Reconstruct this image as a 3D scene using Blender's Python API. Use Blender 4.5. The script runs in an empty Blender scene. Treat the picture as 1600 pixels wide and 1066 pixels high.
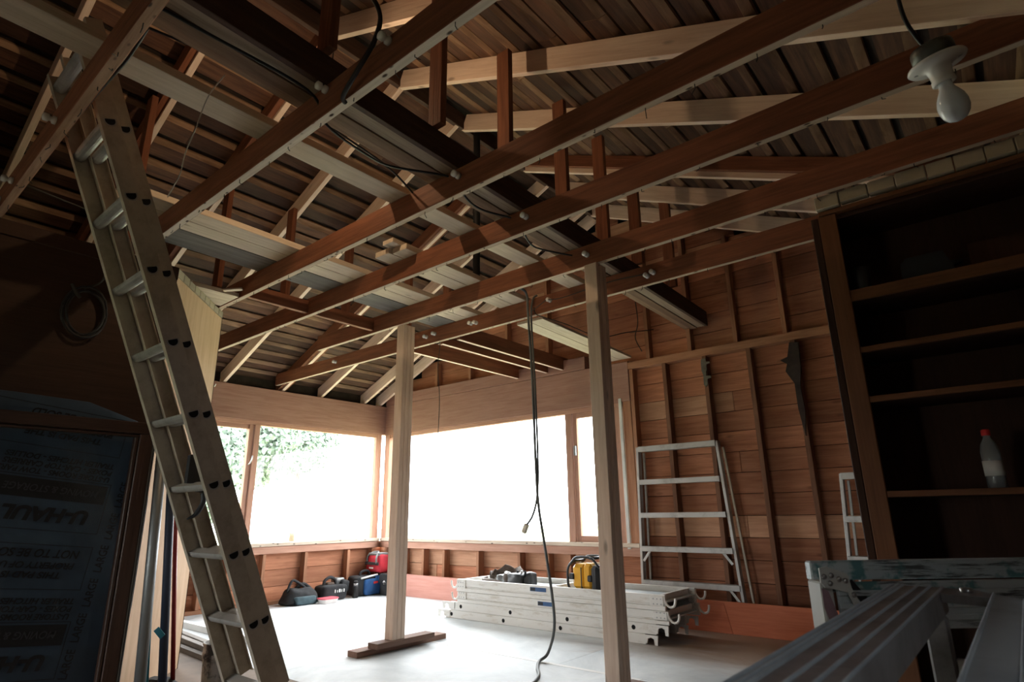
import bpy, bmesh, math, random
from mathutils import Vector, Matrix
random.seed(7)
S = bpy.context.scene
COL = S.collection

# ------------------------------------------------------------------ camera, world, light, exposure
cam_d = bpy.data.cameras.new('camera')
cam_d.sensor_width = 36.0
cam_d.lens = 929.34 / 1600 * 36.0
cam_d.clip_start = 0.05
cam_d.dof.use_dof = True
cam_d.dof.focus_distance = 4.5
cam_d.dof.aperture_fstop = 9.0
cam = bpy.data.objects.new('camera', cam_d)
COL.objects.link(cam)
RIGHT = Vector((0.76799863, 0.64030601, -0.01364982))
DOWN = Vector((-0.18837702, 0.20547133, -0.96036224))
FWD = Vector((-0.61212106, 0.7401282, 0.27842064))
cam.matrix_world = Matrix(((RIGHT.x, -DOWN.x, -FWD.x, 0.0), (RIGHT.y, -DOWN.y, -FWD.y, 0.0),
                           (RIGHT.z, -DOWN.z, -FWD.z, 0.935), (0, 0, 0, 1)))
S.camera = cam

world = bpy.data.worlds.new('overcast_sky')
S.world = world
world.use_nodes = True
wb = world.node_tree.nodes['Background']
wb.inputs['Color'].default_value = (0.94, 0.98, 1.0, 1)
wb.inputs['Strength'].default_value = 14.0

S.view_settings.view_transform = 'Standard'
S.view_settings.look = 'None'
S.view_settings.gamma = 1.0
S.view_settings.use_curve_mapping = False
S.view_settings.exposure = 0.0

def portal(loc, rot, sx, sy):
    l = bpy.data.lights.new('window_portal', 'AREA')
    l.shape = 'RECTANGLE'; l.size = sx; l.size_y = sy
    l.cycles.is_portal = True
    o = bpy.data.objects.new('window_portal', l)
    COL.objects.link(o)
    o.location = loc; o.rotation_euler = rot
portal((-4.72, 5.36, 1.31), (math.radians(-90), 0, 0), 3.7, 1.35)
portal((-6.76, 3.6, 1.31), (0, math.radians(-90), 0), 1.35, 3.2)
portal((-3.10, -3.30, 1.16), (math.radians(90), 0, 0), 1.35, 2.15)
portal((0.74, 0.12, 1.50), (0, math.radians(90), 0), 0.36, 0.32)

# ------------------------------------------------------------------ materials
def nmat(name):
    m = bpy.data.materials.new(name)
    m.use_nodes = True
    nt = m.node_tree
    return m, nt, nt.nodes['Principled BSDF']

def lnk(nt, a, b): nt.links.new(a, b)

def coords(nt, scale, randomize=True):
    tc = nt.nodes.new('ShaderNodeTexCoord')
    mp = nt.nodes.new('ShaderNodeMapping')
    mp.inputs['Scale'].default_value = scale
    if randomize:
        oi = nt.nodes.new('ShaderNodeObjectInfo')
        mu = nt.nodes.new('ShaderNodeMath'); mu.operation = 'MULTIPLY'; mu.inputs[1].default_value = 37.0
        lnk(nt, oi.outputs['Random'], mu.inputs[0])
        lnk(nt, mu.outputs[0], mp.inputs['Location'])
    lnk(nt, tc.outputs['Object'], mp.inputs['Vector'])
    return mp.outputs['Vector']

def ramp(nt, fac, stops):
    r = nt.nodes.new('ShaderNodeValToRGB')
    e = r.color_ramp.elements
    while len(e) < len(stops): e.new(0.5)
    for el, (p, c) in zip(e, stops):
        el.position = p; el.color = (*c, 1)
    lnk(nt, fac, r.inputs[0])
    return r.outputs['Color']

def noise(nt, vec, scale, detail=5.0, rough=0.6, dist=0.0):
    n = nt.nodes.new('ShaderNodeTexNoise')
    n.inputs['Scale'].default_value = scale
    n.inputs['Detail'].default_value = detail
    n.inputs['Roughness'].default_value = rough
    n.inputs['Distortion'].default_value = dist
    if vec is not None: lnk(nt, vec, n.inputs['Vector'])
    return n.outputs['Fac']

def mixc(nt, fac, a, b, mode='MIX'):
    m = nt.nodes.new('ShaderNodeMix'); m.data_type = 'RGBA'; m.blend_type = mode
    for i, v in ((0, fac), (6, a), (7, b)):
        if isinstance(v, (int, float)): m.inputs[i].default_value = v
        elif isinstance(v, tuple): m.inputs[i].default_value = (*v, 1)
        else: lnk(nt, v, m.inputs[i])
    return m.outputs[2]

def bump(nt, bsdf, fac, strength=0.3, dist=0.01):
    b = nt.nodes.new('ShaderNodeBump')
    b.inputs['Strength'].default_value = strength
    b.inputs['Distance'].default_value = dist
    lnk(nt, fac, b.inputs['Height'])
    lnk(nt, b.outputs['Normal'], bsdf.inputs['Normal'])

def vary(nt, col, amount):
    if amount <= 0: return col
    oi = nt.nodes.new('ShaderNodeObjectInfo')
    mr = nt.nodes.new('ShaderNodeMapRange')
    mr.inputs['To Min'].default_value = 1 - amount
    mr.inputs['To Max'].default_value = 1 + amount
    lnk(nt, oi.outputs['Random'], mr.inputs['Value'])
    h = nt.nodes.new('ShaderNodeHueSaturation')
    lnk(nt, mr.outputs[0], h.inputs['Value'])
    lnk(nt, col, h.inputs['Color'])
    return h.outputs['Color']

def wood(name, dark, light, var=0.15, rough=0.75, knots=0.0, grain=1.0, specks=None):
    m, nt, b = nmat(name)
    v = coords(nt, (0.9, 9 * grain, 9 * grain))
    f1 = noise(nt, v, 3.0, 6, 0.62, 0.6)
    f2 = noise(nt, coords(nt, (1.3, 40 * grain, 40 * grain)), 2.0, 3, 0.6)
    c = ramp(nt, f1, [(0.30, dark), (0.68, light)])
    c = mixc(nt, 0.30, c, ramp(nt, f2, [(0.35, dark), (0.65, light)]))
    if knots:
        vo = nt.nodes.new('ShaderNodeTexVoronoi'); vo.inputs['Scale'].default_value = 3.0
        lnk(nt, coords(nt, (0.9, 2.6, 2.6)), vo.inputs['Vector'])
        k = ramp(nt, vo.outputs['Distance'], [(0.05, (1, 1, 1)), (0.13, (0, 0, 0))])
        kd = tuple(x * 0.45 for x in dark)
        s = nt.nodes.new('ShaderNodeMath'); s.operation = 'MULTIPLY'; s.inputs[1].default_value = knots
        lnk(nt, k, s.inputs[0])
        c = mixc(nt, s.outputs[0], c, kd)
    if specks:
        vo = nt.nodes.new('ShaderNodeTexVoronoi'); vo.inputs['Scale'].default_value = 1.0
        lnk(nt, coords(nt, (11, 26, 26)), vo.inputs['Vector'])
        k = ramp(nt, vo.outputs['Distance'], [(0.10, (1, 1, 1)), (0.2, (0, 0, 0))])
        c = mixc(nt, k, c, specks)
    c = vary(nt, c, var)
    lnk(nt, c, b.inputs['Base Color'])
    b.inputs['Roughness'].default_value = rough
    b.inputs['Specular IOR Level'].default_value = 0.25
    bump(nt, b, f2, 0.35, 0.004)
    return m

def plain(name, col, rough=0.6, metal=0.0, mott=0.12, scale=6.0, var=0.0, spec=0.4, bumpy=0.0):
    m, nt, b = nmat(name)
    f = noise(nt, coords(nt, (1, 1, 1)), scale, 5, 0.6)
    d = tuple(max(0, x * (1 - mott)) for x in col); l = tuple(min(1, x * (1 + mott)) for x in col)
    c = ramp(nt, f, [(0.3, d), (0.7, l)])
    c = vary(nt, c, var)
    lnk(nt, c, b.inputs['Base Color'])
    b.inputs['Roughness'].default_value = rough
    b.inputs['Metallic'].default_value = metal
    b.inputs['Specular IOR Level'].default_value = spec
    if bumpy: bump(nt, b, f, bumpy, 0.01)
    return m

def stained(name, base, stain, lo=0.5, hi=0.62, scale=4.0, rough=0.5, metal=0.0, stretch=(1, 1, 1), second=None):
    m, nt, b = nmat(name)
    f = noise(nt, coords(nt, stretch), scale, 8, 0.7)
    c = ramp(nt, f, [(lo, base), (hi, stain)])
    if second:
        g = noise(nt, coords(nt, (2, 2, 2)), scale * 0.5, 4, 0.6)
        k = ramp(nt, g, [(0.55, (0, 0, 0)), (0.62, (1, 1, 1))])
        c = mixc(nt, k, c, second)
    lnk(nt, c, b.inputs['Base Color'])
    b.inputs['Roughness'].default_value = rough
    b.inputs['Metallic'].default_value = metal
    bump(nt, b, f, 0.15, 0.005)
    return m

M = {}
M['joist'] = wood('old_fir_joist', (0.13, 0.046, 0.024), (0.28, 0.108, 0.055), 0.12)
M['joist_under'] = wood('plaster_whitened_underside', (0.44, 0.35, 0.28), (0.70, 0.61, 0.52), 0.06, specks=(0.05, 0.025, 0.015))
M['joist_under_brown'] = wood('brown_underside', (0.20, 0.105, 0.065), (0.40, 0.25, 0.17), 0.06, specks=(0.04, 0.02, 0.012))
M['joist_under_mid'] = wood('faintly_whitened_underside', (0.34, 0.24, 0.17), (0.56, 0.44, 0.34), 0.06, specks=(0.05, 0.025, 0.015))
M['new'] = wood('new_spruce', (0.66, 0.475, 0.36), (0.86, 0.685, 0.56), 0.08, knots=0.8)
M['plank'] = wood('pale_plank', (0.46, 0.37, 0.27), (0.66, 0.56, 0.44), 0.08, knots=0.6)
M['greyplank'] = wood('weathered_grey_plank', (0.10, 0.09, 0.08), (0.20, 0.18, 0.16), 0.1)
M['beam'] = wood('brown_beam_ply', (0.15, 0.085, 0.05), (0.30, 0.19, 0.125), 0.25)
M['plankgrey'] = wood('grey_brown_ply', (0.20, 0.145, 0.10), (0.36, 0.28, 0.21), 0.1)
M['darkbeam'] = wood('dark_beam', (0.040, 0.022, 0.016), (0.095, 0.052, 0.036), 0.1)
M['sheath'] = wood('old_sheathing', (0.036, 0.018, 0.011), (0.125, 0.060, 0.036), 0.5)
M['sheath_edge'] = wood('rough_sawn_edge', (0.11, 0.058, 0.031), (0.38, 0.235, 0.145), 0.3, grain=0.45)
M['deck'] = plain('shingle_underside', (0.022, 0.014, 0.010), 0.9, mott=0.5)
M['siding'] = wood('red_cedar_siding', (0.27, 0.105, 0.056), (0.50, 0.225, 0.125), 0.30, knots=0.5)
M['siding_pale'] = wood('pale_cedar_siding', (0.40, 0.20, 0.115), (0.62, 0.36, 0.225), 0.15, knots=0.5)
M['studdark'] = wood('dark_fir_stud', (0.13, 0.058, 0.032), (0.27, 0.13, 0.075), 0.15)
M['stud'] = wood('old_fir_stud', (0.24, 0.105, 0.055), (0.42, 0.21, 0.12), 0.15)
M['header'] = wood('old_fir_header', (0.26, 0.125, 0.09), (0.38, 0.215, 0.165), 0.05)
M['frame'] = wood('window_frame_wood', (0.36, 0.18, 0.12), (0.50, 0.29, 0.21), 0.05)
M['sill'] = wood('dirty_sill', (0.40, 0.30, 0.22), (0.66, 0.56, 0.45), 0.05, specks=(0.06, 0.05, 0.04))
M['ply'] = wood('plywood_panel', (0.56, 0.365, 0.22), (0.72, 0.51, 0.34), 0.04, grain=0.5)
M['panel_brown'] = wood('brown_panelling', (0.030, 0.013, 0.007), (0.055, 0.025, 0.013), 0.05, rough=0.55)  # brown lowered further to carry the frame's corner darkening
M['cabinet'] = wood('stained_cabinet', (0.030, 0.012, 0.0065), (0.055, 0.023, 0.012), 0.08, rough=0.75)  # dark stain deepened to include lens falloff at the frame edge
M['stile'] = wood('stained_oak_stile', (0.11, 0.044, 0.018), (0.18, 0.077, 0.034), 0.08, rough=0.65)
M['tile'] = plain('old_ceiling_tile', (0.40, 0.34, 0.25), 0.9, var=0.1)
M['redboard'] = wood('red_primed_board', (0.55, 0.15, 0.075), (0.70, 0.24, 0.13), 0.03)
M['pinkboard'] = wood('pink_primed_board', (0.55, 0.25, 0.20), (0.66, 0.34, 0.28), 0.03)
M['block'] = wood('brown_block', (0.20, 0.11, 0.08), (0.32, 0.20, 0.15), 0.2)
M['alu'] = stained('dusty_aluminium', (0.56, 0.50, 0.41), (0.34, 0.285, 0.21), 0.45, 0.75, 9.0, 0.5, 0.3)
M['alu_light'] = stained('scuffed_aluminium', (0.44, 0.43, 0.41), (0.27, 0.255, 0.23), 0.5, 0.75, 10.0, 0.45, 0.4)
M['scaf'] = stained('pale_dirty_aluminium', (0.72, 0.70, 0.66), (0.48, 0.42, 0.34), 0.52, 0.74, 6.0, 0.5, 0.15, (1, 4, 4))
M['deckblue'] = stained('worn_deck_sheet', (0.50, 0.55, 0.56), (0.34, 0.34, 0.32), 0.45, 0.7, 5.0, 0.6, 0.1)
M['black'] = plain('black_rubber', (0.012, 0.012, 0.013), 0.6)
M['hole'] = plain('dark_hollow', (0.006, 0.006, 0.006), 0.95, mott=0.0)
M['steel'] = plain('plain_steel', (0.42, 0.42, 0.42), 0.35, 0.9)
M['porcelain'] = plain('white_porcelain', (0.72, 0.71, 0.67), 0.25, mott=0.05)
M['wire'] = plain('black_wire', (0.015, 0.014, 0.014), 0.6)
M['oldwire'] = plain('cloth_wire', (0.05, 0.042, 0.035), 0.8)
M['string'] = plain('pale_string', (0.5, 0.46, 0.40), 0.9)
M['plug'] = plain('pale_plug', (0.74, 0.69, 0.57), 0.5)
M['greyplug'] = plain('grey_cord', (0.12, 0.13, 0.13), 0.55)
M['painted'] = stained('paint_spattered_aluminium', (0.46, 0.53, 0.55), (0.09, 0.10, 0.10), 0.52, 0.60, 14.0, 0.5, 0.1, (0.5, 6, 6), (0.10, 0.24, 0.25))
M['painted_side'] = stained('white_paint_worn', (0.52, 0.53, 0.50), (0.32, 0.32, 0.30), 0.55, 0.75, 8.0, 0.6, 0.0)
M['mauve'] = plain('mauve_paint_patch', (0.34, 0.22, 0.25), 0.7, mott=0.3, scale=12)
M['ribbed'] = stained('grey_ribbed_aluminium', (0.33, 0.33, 0.34), (0.16, 0.155, 0.155), 0.45, 0.7, 7.0, 0.42, 0.3)
M['blue_lit'] = stained('blue_lit_aluminium', (0.50, 0.58, 0.64), (0.28, 0.33, 0.38), 0.45, 0.7, 5.0, 0.4, 0.25)  # blue side light on rail and ribs put into the metal colour
M['pad'] = plain('blue_moving_pad', (0.030, 0.052, 0.080), 0.95, mott=0.25, scale=5, bumpy=0.4)
M['ink'] = plain('black_print', (0.010, 0.010, 0.012), 0.9, mott=0.0)
M['inkgrey'] = plain('grey_print', (0.035, 0.040, 0.046), 0.9, mott=0.0)
M['sash'] = wood('dark_sash', (0.030, 0.016, 0.011), (0.062, 0.032, 0.022), 0.1, rough=0.4)
M['galv'] = plain('galvanised_pole', (0.22, 0.23, 0.23), 0.45, 0.5, var=0.05)
M['navy'] = plain('navy_pole', (0.035, 0.045, 0.075), 0.5)
M['redpole'] = plain('red_pole', (0.32, 0.03, 0.03), 0.4)
M['teal'] = plain('teal_tape', (0.03, 0.22, 0.30), 0.5)
M['yellow'] = plain('yellow_plastic', (0.75, 0.38, 0.025), 0.4, mott=0.05)
M['darkplastic'] = plain('charcoal_plastic', (0.035, 0.037, 0.04), 0.45)
M['leather'] = plain('brown_leather', (0.085, 0.058, 0.042), 0.6, mott=0.4, scale=14, bumpy=0.4)
M['bagblack'] = plain('black_canvas', (0.022, 0.023, 0.025), 0.85, mott=0.4, scale=14, bumpy=0.5)
M['bagblue'] = plain('blue_canvas', (0.020, 0.085, 0.24), 0.8, mott=0.25, scale=12, bumpy=0.4)
M['bagred'] = plain('red_canvas', (0.56, 0.035, 0.055), 0.8, mott=0.2, scale=12, bumpy=0.4)
M['bagteal'] = plain('slate_canvas', (0.05, 0.085, 0.10), 0.8, mott=0.3, scale=12, bumpy=0.4)
M['white'] = plain('white_print', (0.78, 0.78, 0.76), 0.6, mott=0.04)
M['redprint'] = plain('red_print', (0.70, 0.04, 0.04), 0.6, mott=0.04)
M['tub'] = plain('white_plastic_tub', (0.70, 0.66, 0.64), 0.4)
M['tublid'] = plain('red_plastic_lid', (0.62, 0.10, 0.13), 0.4)
M['sticker'] = plain('blue_sticker', (0.035, 0.10, 0.24), 0.5)
M['bucket'] = stained('paint_crusted_bucket', (0.50, 0.50, 0.48), (0.05, 0.05, 0.055), 0.44, 0.56, 10.0, 0.7, 0.0)
M['subfloor'] = plain('low_bounce_plywood_floor', (0.22, 0.16, 0.115), 0.8, mott=0.3, scale=2)  # floor nearest the camera darkened to cut light bounced into the roof
M['pipe'] = wood('grey_trim_strip', (0.26, 0.23, 0.20), (0.44, 0.40, 0.36), 0.25)
M['vinyl'] = plain('pale_vinyl_strip', (0.62, 0.62, 0.58), 0.5)
M['metalbox'] = stained('rusty_junction_box', (0.10, 0.105, 0.09), (0.04, 0.035, 0.03), 0.5, 0.65, 20.0, 0.45, 0.6)
M['bracket'] = plain('oxidised_bracket', (0.12, 0.11, 0.085), 0.7, mott=0.4, scale=20)
M['paper'] = plain('torn_tar_paper', (0.045, 0.030, 0.024), 0.9, mott=0.4, scale=12)
M['dustwall'] = plain('dull_wall_board', (0.10, 0.075, 0.06), 0.9)
M['cup'] = plain('dark_cup', (0.018, 0.020, 0.024), 0.6)
M['leaf'] = plain('hedge_leaf', (0.22, 0.285, 0.235), 0.8, mott=0.2, scale=2, var=0.1)
M['grass'] = plain('dry_grass', (0.42, 0.44, 0.26), 0.9, mott=0.3, scale=0.6)
M['bark'] = plain('grey_bark', (0.16, 0.12, 0.09), 0.9)

def floor_mat():
    m, nt, b = nmat('dusty_floor_board')
    v = coords(nt, (1, 1, 1), False)
    n1 = noise(nt, v, 1.5, 9, 0.68, 0.5)
    c = ramp(nt, n1, [(0.35, (0.50, 0.545, 0.57)), (0.62, (0.74, 0.78, 0.79))])
    n2 = noise(nt, coords(nt, (0.5, 1.6, 1)), 1.4, 7, 0.65, 0.8)
    sep = nt.nodes.new('ShaderNodeSeparateXYZ')
    tc = nt.nodes.new('ShaderNodeTexCoord'); lnk(nt, tc.outputs['Object'], sep.inputs[0])
    # sawdust swept up against the back wall on the right hand side
    ax = nt.nodes.new('ShaderNodeMapRange'); ax.inputs['From Min'].default_value = -3.6; ax.inputs['From Max'].default_value = -1.2
    lnk(nt, sep.outputs['X'], ax.inputs['Value'])
    ay = nt.nodes.new('ShaderNodeMapRange'); ay.inputs['From Min'].default_value = 3.6; ay.inputs['From Max'].default_value = 4.9
    lnk(nt, sep.outputs['Y'], ay.inputs['Value'])
    mu = nt.nodes.new('ShaderNodeMath'); mu.operation = 'MULTIPLY'
    lnk(nt, ax.outputs[0], mu.inputs[0]); lnk(nt, ay.outputs[0], mu.inputs[1])
    ad = nt.nodes.new('ShaderNodeMath'); ad.operation = 'ADD'
    s2 = nt.nodes.new('ShaderNodeMath'); s2.operation = 'MULTIPLY'; s2.inputs[1].default_value = 0.9
    lnk(nt, n2, s2.inputs[0]); lnk(nt, s2.outputs[0], ad.inputs[0]); lnk(nt, mu.outputs[0], ad.inputs[1])
    k = ramp(nt, ad.outputs[0], [(0.55, (0, 0, 0)), (0.95, (1, 1, 1))])
    c = mixc(nt, k, c, (0.36, 0.27, 0.21))
    lnk(nt, c, b.inputs['Base Color'])
    b.inputs['Roughness'].default_value = 0.55
    b.inputs['Specular IOR Level'].default_value = 0.3
    return m
M['floor'] = floor_mat()

def glass_mat():
    m = bpy.data.materials.new('window_glass'); m.use_nodes = True
    nt = m.node_tree; nt.nodes.remove(nt.nodes['Principled BSDF'])
    t = nt.nodes.new('ShaderNodeBsdfTransparent'); g = nt.nodes.new('ShaderNodeBsdfGlossy')
    g.inputs['Roughness'].default_value = 0.03
    mx = nt.nodes.new('ShaderNodeMixShader'); mx.inputs[0].default_value = 0.03
    lnk(nt, t.outputs[0], mx.inputs[1]); lnk(nt, g.outputs[0], mx.inputs[2])
    lnk(nt, mx.outputs[0], nt.nodes['Material Output'].inputs['Surface'])
    return m
M['glass'] = glass_mat()
M['dimglass'] = glass_mat(); M['dimglass'].name = 'dusty_sash_glass'; M['dimglass'].node_tree.nodes['Mix Shader'].inputs[0].default_value = 0.008
def clear_plastic():
    m, nt, b = nmat('clear_bottle_plastic')
    b.inputs['Base Color'].default_value = (0.6, 0.66, 0.68, 1)
    b.inputs['Transmission Weight'].default_value = 0.7
    b.inputs['Roughness'].default_value = 0.15
    return m
M['clear'] = clear_plastic()
def bulb_mat():
    m, nt, b = nmat('frosted_bulb_glass')
    b.inputs['Base Color'].default_value = (0.62, 0.67, 0.70, 1)
    b.inputs['Roughness'].default_value = 0.07
    b.inputs['Subsurface Weight'].default_value = 0.2
    b.inputs['Subsurface Radius'].default_value = (0.02, 0.02, 0.02)
    return m
M['bulb'] = bulb_mat()

# ------------------------------------------------------------------ builders
RM = {}
def wm(o): return RM.get(o.name, Matrix.Identity(4))

def link(name, me, mat_world, parent=None, mats=()):
    for m in mats: me.materials.append(m)
    o = bpy.data.objects.new(name, me)
    COL.objects.link(o)
    if parent is not None:
        o.parent = parent
        o.matrix_local = wm(parent).inverted() @ mat_world
    else:
        o.matrix_local = mat_world
    RM[o.name] = mat_world.copy()
    return o

def tag(o, label=None, cat=None, group=None, kind=None):
    if label: o['label'] = label
    if cat: o['category'] = cat
    if group: o['group'] = group
    if kind: o['kind'] = kind
    return o

def empty(name, loc, rz=0.0, mat=None):
    o = bpy.data.objects.new(name, None)
    o.empty_display_size = 0.1
    COL.objects.link(o)
    mw = mat if mat is not None else Matrix.Translation(loc) @ Matrix.Rotation(rz, 4, 'Z')
    o.matrix_local = mw
    RM[o.name] = mw.copy()
    return o

def frame(p, q, up=(0, 0, 1)):
    """matrix with origin midway, local x along p->q, local z towards up"""
    p, q = Vector(p), Vector(q)
    x = (q - p).normalized(); u = Vector(up)
    y = u.cross(x)
    if y.length < 1e-5: y = Vector((0, 1, 0)).cross(x)
    y.normalize(); z = x.cross(y)
    m = Matrix((x, y, z)).transposed().to_4x4()
    m.translation = (p + q) / 2
    return m

_boxcache = {}
def box_mesh(l, w, h, bev=0.002, faces=None):
    """box centred on the origin; faces maps '+x','-z'.. to material slot"""
    key = (round(l, 4), round(w, 4), round(h, 4), bev, tuple(sorted((faces or {}).items())))
    bm = bmesh.new()
    bmesh.ops.create_cube(bm, size=1.0)
    for v in bm.verts: v.co = Vector((v.co.x * l, v.co.y * w, v.co.z * h))
    if bev:
        b = min(bev, 0.3 * min(l, w, h))
        bmesh.ops.bevel(bm, geom=list(bm.edges), offset=b, segments=1, affect='EDGES', profile=0.5)
    bm.normal_update()
    if faces:
        for f in bm.faces:
            n = f.normal
            for k, i in faces.items():
                a = 'xyz'.index(k[1]); s = 1 if k[0] == '+' else -1
                if n[a] * s > 0.8: f.material_index = i
    me = bpy.data.meshes.new('box')
    bm.to_mesh(me); bm.free()
    return me

def bar(name, p, q, w, h, mat, up=(0, 0, 1), parent=None, bev=0.002, faces=None, extra=()):
    """bar from p to q (centre line), width w across, height h along up"""
    l = (Vector(q) - Vector(p)).length
    me = box_mesh(l, w, h, bev, faces)
    return link(name, me, frame(p, q, up), parent, [M[mat]] + [M[e] for e in extra])

def box(name, x0, x1, y0, y1, z0, z1, mat, parent=None, bev=0.002, faces=None, extra=()):
    """axis aligned box whose grain runs along its longest side"""
    c = Vector(((x0 + x1) / 2, (y0 + y1) / 2, (z0 + z1) / 2))
    d = (abs(x1 - x0), abs(y1 - y0), abs(z1 - z0))
    a = max(range(3), key=lambda i: d[i])
    if a == 0:   me = box_mesh(d[0], d[1], d[2], bev, faces); mw = Matrix.Translation(c)
    elif a == 1: me = box_mesh(d[1], d[0], d[2], bev, faces); mw = Matrix.Translation(c) @ Matrix.Rotation(math.pi / 2, 4, 'Z')
    else:        me = box_mesh(d[2], d[1], d[0], bev, faces); mw = Matrix.Translation(c) @ Matrix.Rotation(-math.pi / 2, 4, 'Y')
    return link(name, me, mw, parent, [M[mat]] + [M[e] for e in extra])

def mesh(name, verts, faces, mat, parent=None, mw=None, smooth=False, extra=(), fm=None):
    me = bpy.data.meshes.new(name)
    me.from_pydata([tuple(v) for v in verts], [], faces)
    if fm:
        for i, k in enumerate(fm): me.polygons[i].material_index = k
    if smooth:
        for p in me.polygons: p.use_smooth = True
    me.update()
    if mw is None and not parent:
        c = sum((Vector(v) for v in verts), Vector()) / len(verts)
        for v in me.vertices: v.co -= c
        mw = Matrix.Translation(c)
    elif mw is None:
        mw = Matrix.Identity(4)
    return link(name, me, mw, parent, [M[mat]] + [M[e] for e in extra])

def prism(name, poly, axis_from, axis_to, mat, parent=None, mw=None):
    """extrude a closed 3d polygon 'poly' by the vector axis_to-axis_from"""
    d = Vector(axis_to) - Vector(axis_from)
    n = len(poly)
    vs = [Vector(p) for p in poly] + [Vector(p) + d for p in poly]
    fs = [tuple(range(n))[::-1], tuple(range(n, 2 * n))] + [(i, (i + 1) % n, n + (i + 1) % n, n + i) for i in range(n)]
    o = mesh(name, vs, fs, mat, parent, mw)
    bm = bmesh.new(); bm.from_mesh(o.data); bmesh.ops.recalc_face_normals(bm, faces=bm.faces); bm.to_mesh(o.data); bm.free()
    return o

def tube_geo(pts, r, seg=8, closed=False, caps=True):
    pts = [Vector(p) for p in pts]; n = len(pts)
    rs = r if isinstance(r, (list, tuple)) else [r] * n
    vs, fs = [], []
    prev = None
    for i, p in enumerate(pts):
        a = pts[(i - 1) % n] if (closed or i > 0) else p
        b = pts[(i + 1) % n] if (closed or i < n - 1) else p
        t = (b - a)
        t = t.normalized() if t.length > 1e-9 else Vector((0, 0, 1))
        if prev is None:
            u = t.orthogonal().normalized()
        else:
            u = prev - t * prev.dot(t)
            u = u.normalized() if u.length > 1e-6 else t.orthogonal().normalized()
        prev = u
        w = t.cross(u)
        for k in range(seg):
            an = 2 * math.pi * k / seg
            vs.append(p + (u * math.cos(an) + w * math.sin(an)) * rs[i])
    for i in range(n if closed else n - 1):
        j = (i + 1) % n
        for k in range(seg):
            l = (k + 1) % seg
            fs.append((i * seg + k, i * seg + l, j * seg + l, j * seg + k))
    if caps and not closed:
        fs.append(tuple(range(seg))[::-1]); fs.append(tuple((n - 1) * seg + k for k in range(seg)))
    return vs, fs

def tube(name, pts, r, mat, parent=None, seg=8, closed=False, extra=(), capmat=None):
    vs, fs = tube_geo(pts, r, seg, closed)
    fm = None
    if capmat is not None:
        fm = [0] * len(fs); fm[-1] = capmat; fm[-2] = capmat
    o = mesh(name, vs, fs, mat, parent, None, True, extra, fm)
    return o

def spline(pts, n=8):
    """Catmull-Rom through pts"""
    P = [Vector(p) for p in pts]; out = []
    for i in range(len(P) - 1):
        p0 = P[max(i - 1, 0)]; p1 = P[i]; p2 = P[i + 1]; p3 = P[min(i + 2, len(P) - 1)]
        for k in range(n):
            t = k / n
            out.append(0.5 * ((2 * p1) + (p2 - p0) * t + (2 * p0 - 5 * p1 + 4 * p2 - p3) * t * t + (3 * p1 - p0 - 3 * p2 + p3) * t ** 3))
    out.append(P[-1])
    return out

def lathe(name, prof, mw, mat, parent=None, seg=20, extra=(), fmf=None):
    """prof: list of (r, z); fmf(i) gives the material slot of ring i"""
    vs, fs, fm = [], [], []
    for r, z in prof:
        for k in range(seg):
            a = 2 * math.pi * k / seg
            vs.append((r * math.cos(a), r * math.sin(a), z))
    for i in range(len(prof) - 1):
        for k in range(seg):
            l = (k + 1) % seg
            fs.append((i * seg + k, i * seg + l, (i + 1) * seg + l, (i + 1) * seg + k)); fm.append(fmf(i) if fmf else 0)
    fs.append(tuple(range(seg))[::-1]); fm.append(fmf(0) if fmf else 0)
    fs.append(tuple((len(prof) - 1) * seg + k for k in range(seg))); fm.append(fmf(len(prof) - 2) if fmf else 0)
    return mesh(name, vs, fs, mat, parent, mw, True, extra, fm)

def grow(o, levels=1):
    m = o.modifiers.new('sub', 'SUBSURF'); m.levels = levels; m.render_levels = levels
    return o

def text(name, body, size, mat, mw, parent, shear=0.0, bold=0.0, align='LEFT', depth=0.0005, width=None):
    cu = bpy.data.curves.new('lettering', 'FONT')
    cu.body = body; cu.size = size; cu.shear = shear; cu.align_x = align
    cu.extrude = depth; cu.offset = bold
    t = bpy.data.objects.new('lettering', cu); COL.objects.link(t)
    me = bpy.data.meshes.new_from_object(t.evaluated_get(bpy.context.evaluated_depsgraph_get()))
    COL.objects.unlink(t); bpy.data.objects.remove(t)
    if width and len(me.vertices):
        xs = [v.co.x for v in me.vertices]; w0 = max(xs) - min(xs)
        for v in me.vertices: v.co.x *= width / w0
    me.materials.clear()
    return link(name, me, mw, parent, [M[mat]])

# ================================================================== THE SETTING
XL, YB, XR, YF = -6.6, 5.2, 0.62, -1.7          # stud faces of the left and back walls, right wall, front wall
SL = 0.44                                        # roof slope
def zl(x): return 2.40 + SL * (x + 6.6)          # underside of left hand rafters
def zr(x): return 3.985 - SL * (x + 3.0)         # underside of right hand rafters
CA, SA = 1 / math.hypot(1, SL), SL / math.hypot(1, SL)

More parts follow.
